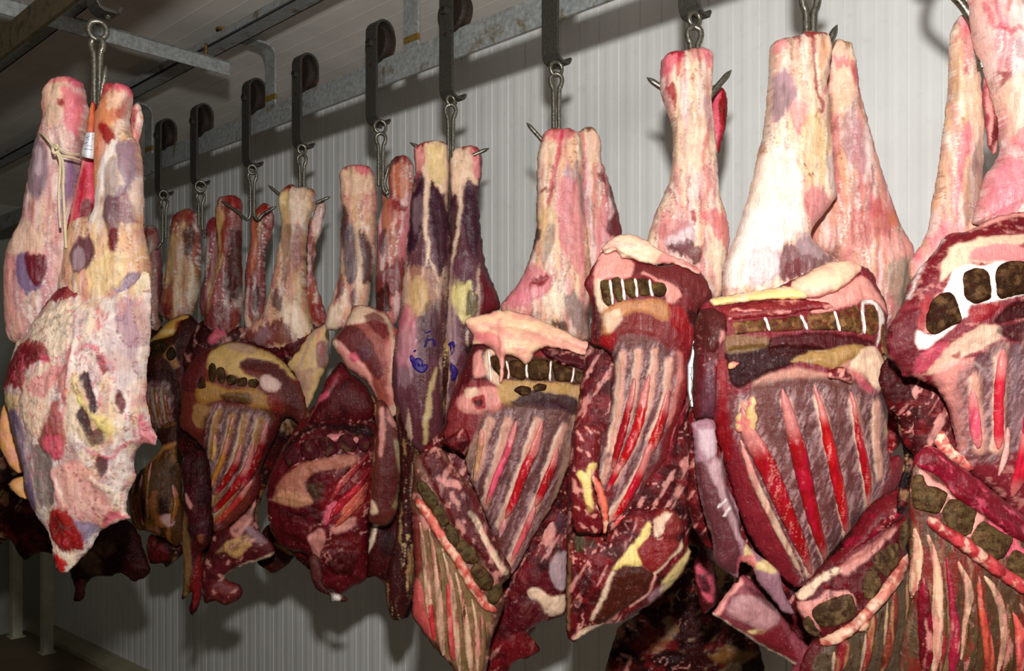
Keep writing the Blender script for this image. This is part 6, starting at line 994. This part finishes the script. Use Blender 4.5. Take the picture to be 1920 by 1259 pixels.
vertebrae(LBd, DL, 14, ['232,560 255,505 290,478 330,475 350,510 375,615 330,640 255,685 222,655 220,610', '388,420 400,375 440,355 490,360 510,400 510,500 490,520 430,535 392,500', '538,400 560,345 620,320 690,325 712,350 710,470 650,490 560,512 538,490', '738,350 800,325 860,340 866,460 800,480 740,468'], (76, 54, 34), T=0.01)
ribs(LBd, DL, 14, [('440,960 465,1100 490,1259', [6, 9, 9], 'pk2'), ('575,760 560,920 565,1100 575,1259', [9, 9, 8, 8], (214, 70, 84)), ('735,740 735,900 725,1100 715,1259', [12, 14, 14, 15], (206, 50, 78)), ('840,760 850,1259', [10, 14], (200, 60, 80))])
ribs(LBd, DL, 15, [('560,0 560,120 545,250', [6, 6, 4], (236, 200, 190)), ('660,0 650,140 625,360', [13, 13, 9], (212, 60, 84))])
for s in ('250,90 262,40 300,30 330,90 380,150 430,215 400,235 340,190 290,140',):
    flesh('fat_scrap', LBd.o, DL, Q(15, s), (232, 140, 130), [('M', 'fat', 8, 8, 0.52, 0.08, 0.9), ('M', 'red', 7, 7, 0.62, 0.06, 0.7), ('N', 4, 6, 6)], T=0.03, k=0.9, on=LBd, lift=0.004, step=2.4, mat=M['fat'])
LN = flesh('neck', L, DL, Q(15, '125,300 140,220 175,180 330,290 560,430 740,560 960,700 960,1300 110,1300 128,900 118,700 128,480 118,400'), (110, 74, 62), [
    p((96, 80, 58), 6, 15, '130,470 260,560 500,760 720,900 720,1300 120,1300', 0.7), ('M', 'rd2', 8, 70, 0.58, 0.07, 0.6), ('M', (170, 140, 110), 8, 80, 0.6, 0.07, 0.5), p('fatp', 4, 15, '150,270 180,220 240,280 300,320 290,370 250,430 180,330 130,330', 0.9), p('fatp', 4, 15, '290,340 440,430 480,460 420,520 390,560 370,540 430,440 320,380', 0.9), p('pk2', 4, 15, '480,470 630,560 650,600 560,650 540,640 600,580 500,520', 0.9), p('pk2', 4, 15, '640,600 760,700 730,690 640,640', 0.9)], T=0.08, k=0.4, off=0.18)
flesh('neck_muscle', LN.o, DL, Q(15, '148,190 165,150 200,112 260,104 320,150 440,240 570,340 720,460 960,620 960,760 740,620 600,555 480,455 400,410 330,360 280,280 220,240 160,215'), (136, 36, 56), [('M', 'mus', 30, 12, 0.5, 0.1, 0.6, 40), ('M', 'pk2', 26, 8, 0.66, 0.06, 0.6, 40), ('M', 'mag', 30, 10, 0.64, 0.08, 0.4, 40)], T=0.05, k=0.9, on=LN, lift=-0.004, mat=M['cut_lean'])
vertebrae(LN, DL, 15, ['128,300 150,250 185,250 200,300 250,310 300,340 280,380 245,440 180,430 135,410', '262,430 300,375 350,370 440,425 420,470 390,540 340,548 290,520', '395,560 440,490 480,480 560,530 618,560 590,610 540,660 480,670 430,630', '565,700 600,630 640,625 720,680 860,760 840,880 720,820 620,760'], (112, 92, 62), T=0.02)
for s, w in (('190,460 240,510 330,570 430,650 550,740 640,800 730,860 860,960', [9, 11, 13, 14, 12, 13, 13, 10]),):
    flesh('ligament', LN.o, DL, strip_outline(Q(15, s), w), (206, 92, 96), [('M', 'rd2', 14, 14, 0.54, 0.1, 0.7), ('M', 'fat', 10, 12, 0.64, 0.08, 0.6)], T=0.02, k=0.9, on=LN, lift=0.005, step=2.6)
BON = (222, 190, 164)
ribs(LN, DL, 15, [('140,520 152,640 140,760 130,880', [4, 8, 8, 4], BON), ('190,540 215,640 232,760 228,960 222,1270', [4, 6, 8, 10, 9], BON), ('320,670 365,780 372,860 350,1000 342,1200', [4, 7, 8, 4, 3], BON), ('440,740 495,810 530,920 545,1050 530,1270', [4, 7, 8, 7, 4], BON), ('620,880 660,950 690,1050 705,1270', [4, 6, 7, 5], BON),
                   ('170,760 175,1000 185,1270', [6, 12, 12], (128, 32, 50)), ('270,640 290,860 305,1000 310,1270', [3, 5, 9, 10], (170, 60, 84)), ('420,740 430,900 460,1050 500,1270', [4, 6, 9, 10], (206, 110, 90)), ('580,920 620,1020 650,1270', [4, 10, 9], (222, 120, 110)),
                   ('400,880 390,1050 380,1270', [8, 10, 11], (104, 92, 64)), ('560,880 570,1060 580,1270', [8, 10, 10], (110, 88, 56)), ('255,820 258,1000 255,1270', [4, 5, 5], (110, 88, 60))], mat='cut_lean')
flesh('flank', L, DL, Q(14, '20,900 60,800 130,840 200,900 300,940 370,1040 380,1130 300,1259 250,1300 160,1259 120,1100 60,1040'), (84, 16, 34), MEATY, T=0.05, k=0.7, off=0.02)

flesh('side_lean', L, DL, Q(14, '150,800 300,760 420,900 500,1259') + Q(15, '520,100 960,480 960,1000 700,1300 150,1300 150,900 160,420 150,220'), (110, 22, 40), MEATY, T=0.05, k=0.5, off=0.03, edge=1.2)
flesh('flank', L, DL - 0.02, Q(14, '40,780 110,850 170,900 230,930 240,1259') + Q(15, '200,130 140,260 110,420 60,420 70,300 100,180'), (44, 14, 20), DARKM, T=0.04, k=0.5, off=-0.02)  # near-black sheet filling the gap; the gap's shade is put into its colour
hook('bright hook between the shanks of the near pale carcass', DA + 0.02, (183, 57, 17), (182, 72), 205, None, (199, 122), 0.0085, 0.010)
hook('dim hook farthest left in the row, above the thin red shank', YR[305], (307, 366, 8), (308, 374), 452, (293, 470), None)
hook('dim hook above the thick yellowish shank', YR[372], (376, 350, 10), (376, 362), 430, None, (384, 448))
hook('hook with both points showing between the two small red knuckled shanks', YR[470] - 0.04, (473, 318, 8), (473, 322), 405, (415, 377), (519, 387))
hook('hook above the cream shank left of centre, a point on either side', YR[565], (566, 280, 8), (566, 290), 385, (502, 347), (620, 369))
hook('hook beside the shank with grey purple bands, one point showing on its right', YR[705], (713, 238, 12), (714, 250), 355, None, (730, 306))
hook('hook over the purple shanks with short points either side', YR[845] + 0.01, (845, 188, 8), (845, 196), 300, (768, 267), (918, 278))
hook('hook into the pink pair of shanks, its point showing on the left', YR[1040], (1043, 129, 13), (1043, 138), 275, (987, 230), None)
hook('hook over the single pink shank with long points on both sides', YR[1300], (1302, 36, 13), (1302, 50), 190, (1212, 145), (1372, 131), 0.0075)
hook('hook with an upright point between the two shanks of the wide pale carcass', DK + 0.01, (1518, -28, 14), (1519, -14), 130, None, (1570, 46), 0.0085)
hk = thing('meat_hook', 'slanting hook arm at the top right corner', 'hook', wpt(1825, 60, DL - 0.02), 'double pointed meat hooks')
link_mesh('prong', *tube_data(catmull3([wpt(a, b, DL + 0.02) for a, b in ((1740, -122), (1733, -95), (1738, -60), (1785, -12), (1808, 14), (1824, 42), (1836, 90), (1842, 130))], 6), 0.009, 10), M['hook_steel'], hk)
# white label caught between the carcasses
wl = thing('label_tag', 'narrow white printed label hanging between two carcasses right of centre', 'tag', wpt(1297, 700, 1.85))
vv, ff = sweep_data(None, [[wpt(a, y, 1.85 + d) for a, d in ((x0, 0.012), ((x0 + x1) / 2, 0.0), (x1, 0.008))] for x0, x1, y in ((1300, 1303, 640), (1296, 1303, 665), (1289, 1301, 685), (1289, 1302, 730), (1294, 1303, 763))], False)
pt = link_mesh('paper', vv, ff, M['paper'], wl); md = pt.modifiers.new('solid', 'SOLIDIFY'); md.thickness = 0.001
for pts in ([(1293, 690), (1297, 688), (1297, 750), (1294, 752)], [(1294, 700), (1296, 712)], [(1295, 720), (1296, 740)]):
    link_mesh('print', *tube_data([wpt(a, b, 1.85 + 0.0) for a, b in pts], 0.0008, 6), M['black_ink'], wl)
# posts and unit at the dark far end
for x, y0, lab in ((88, 1225, 'pale dirty post at the dark lower left, nearer of the two'), (30, 1195, 'pale dirty post at the lower left corner')):
    yy = F * EYE / (y0 - HY); s = yy / F; c = wpt(x, y0, yy); c[2] = 0
    pth = thing('post', lab, 'post', c, None)
    w = 12.5 * s
    link_mesh('shaft', *box_data(c + np.array((0, 0, 0.755)), NV, U, Z, w * 0.7, w * 0.7, 0.745), M['post_paint'], pth, False)
    link_mesh('foot_plate', *box_data(c + np.array((0, 0, 0.006)), NV, U, Z, w * 1.0, w * 1.0, 0.006), M['post_paint'], pth, False)
# ---------------------------------------------------------------- camera, flash, faint room light
cam = bpy.data.cameras.new('camera'); co = bpy.data.objects.new('camera', cam); COL.objects.link(co)
cam.sensor_fit = 'HORIZONTAL'; cam.sensor_width = 36.0; cam.lens = 36.0 * F / 1920.0
cam.shift_y = (HY - 629.5) / 1920.0
co.location = (0, 0, EYE); co.rotation_euler = (math.pi / 2, 0, 0); cam.clip_start = 0.02
SC.camera = co
fl = bpy.data.lights.new('flash', 'AREA'); fl.shape = 'DISK'; fl.size = 0.10; fl.energy = 66; fl.color = (1.0, 0.985, 0.96)
fo = bpy.data.objects.new('flash', fl); COL.objects.link(fo); fo.location = (0.0, 0.02, EYE + 0.46)
fo.rotation_euler = (math.radians(84), 0, math.radians(-4))
w = bpy.data.worlds.new('world'); SC.world = w; w.use_nodes = True
bg = w.node_tree.nodes['Background']; bg.inputs['Color'].default_value = (1.0, 0.97, 0.84, 1); bg.inputs['Strength'].default_value = 0.06
vs = SC.view_settings; SC.display_settings.display_device = 'sRGB'
vs.view_transform = 'Standard'; vs.look = 'None'; vs.exposure = 0.0; vs.gamma = 1.0
try: vs.use_curve_mapping = False
except Exception: pass
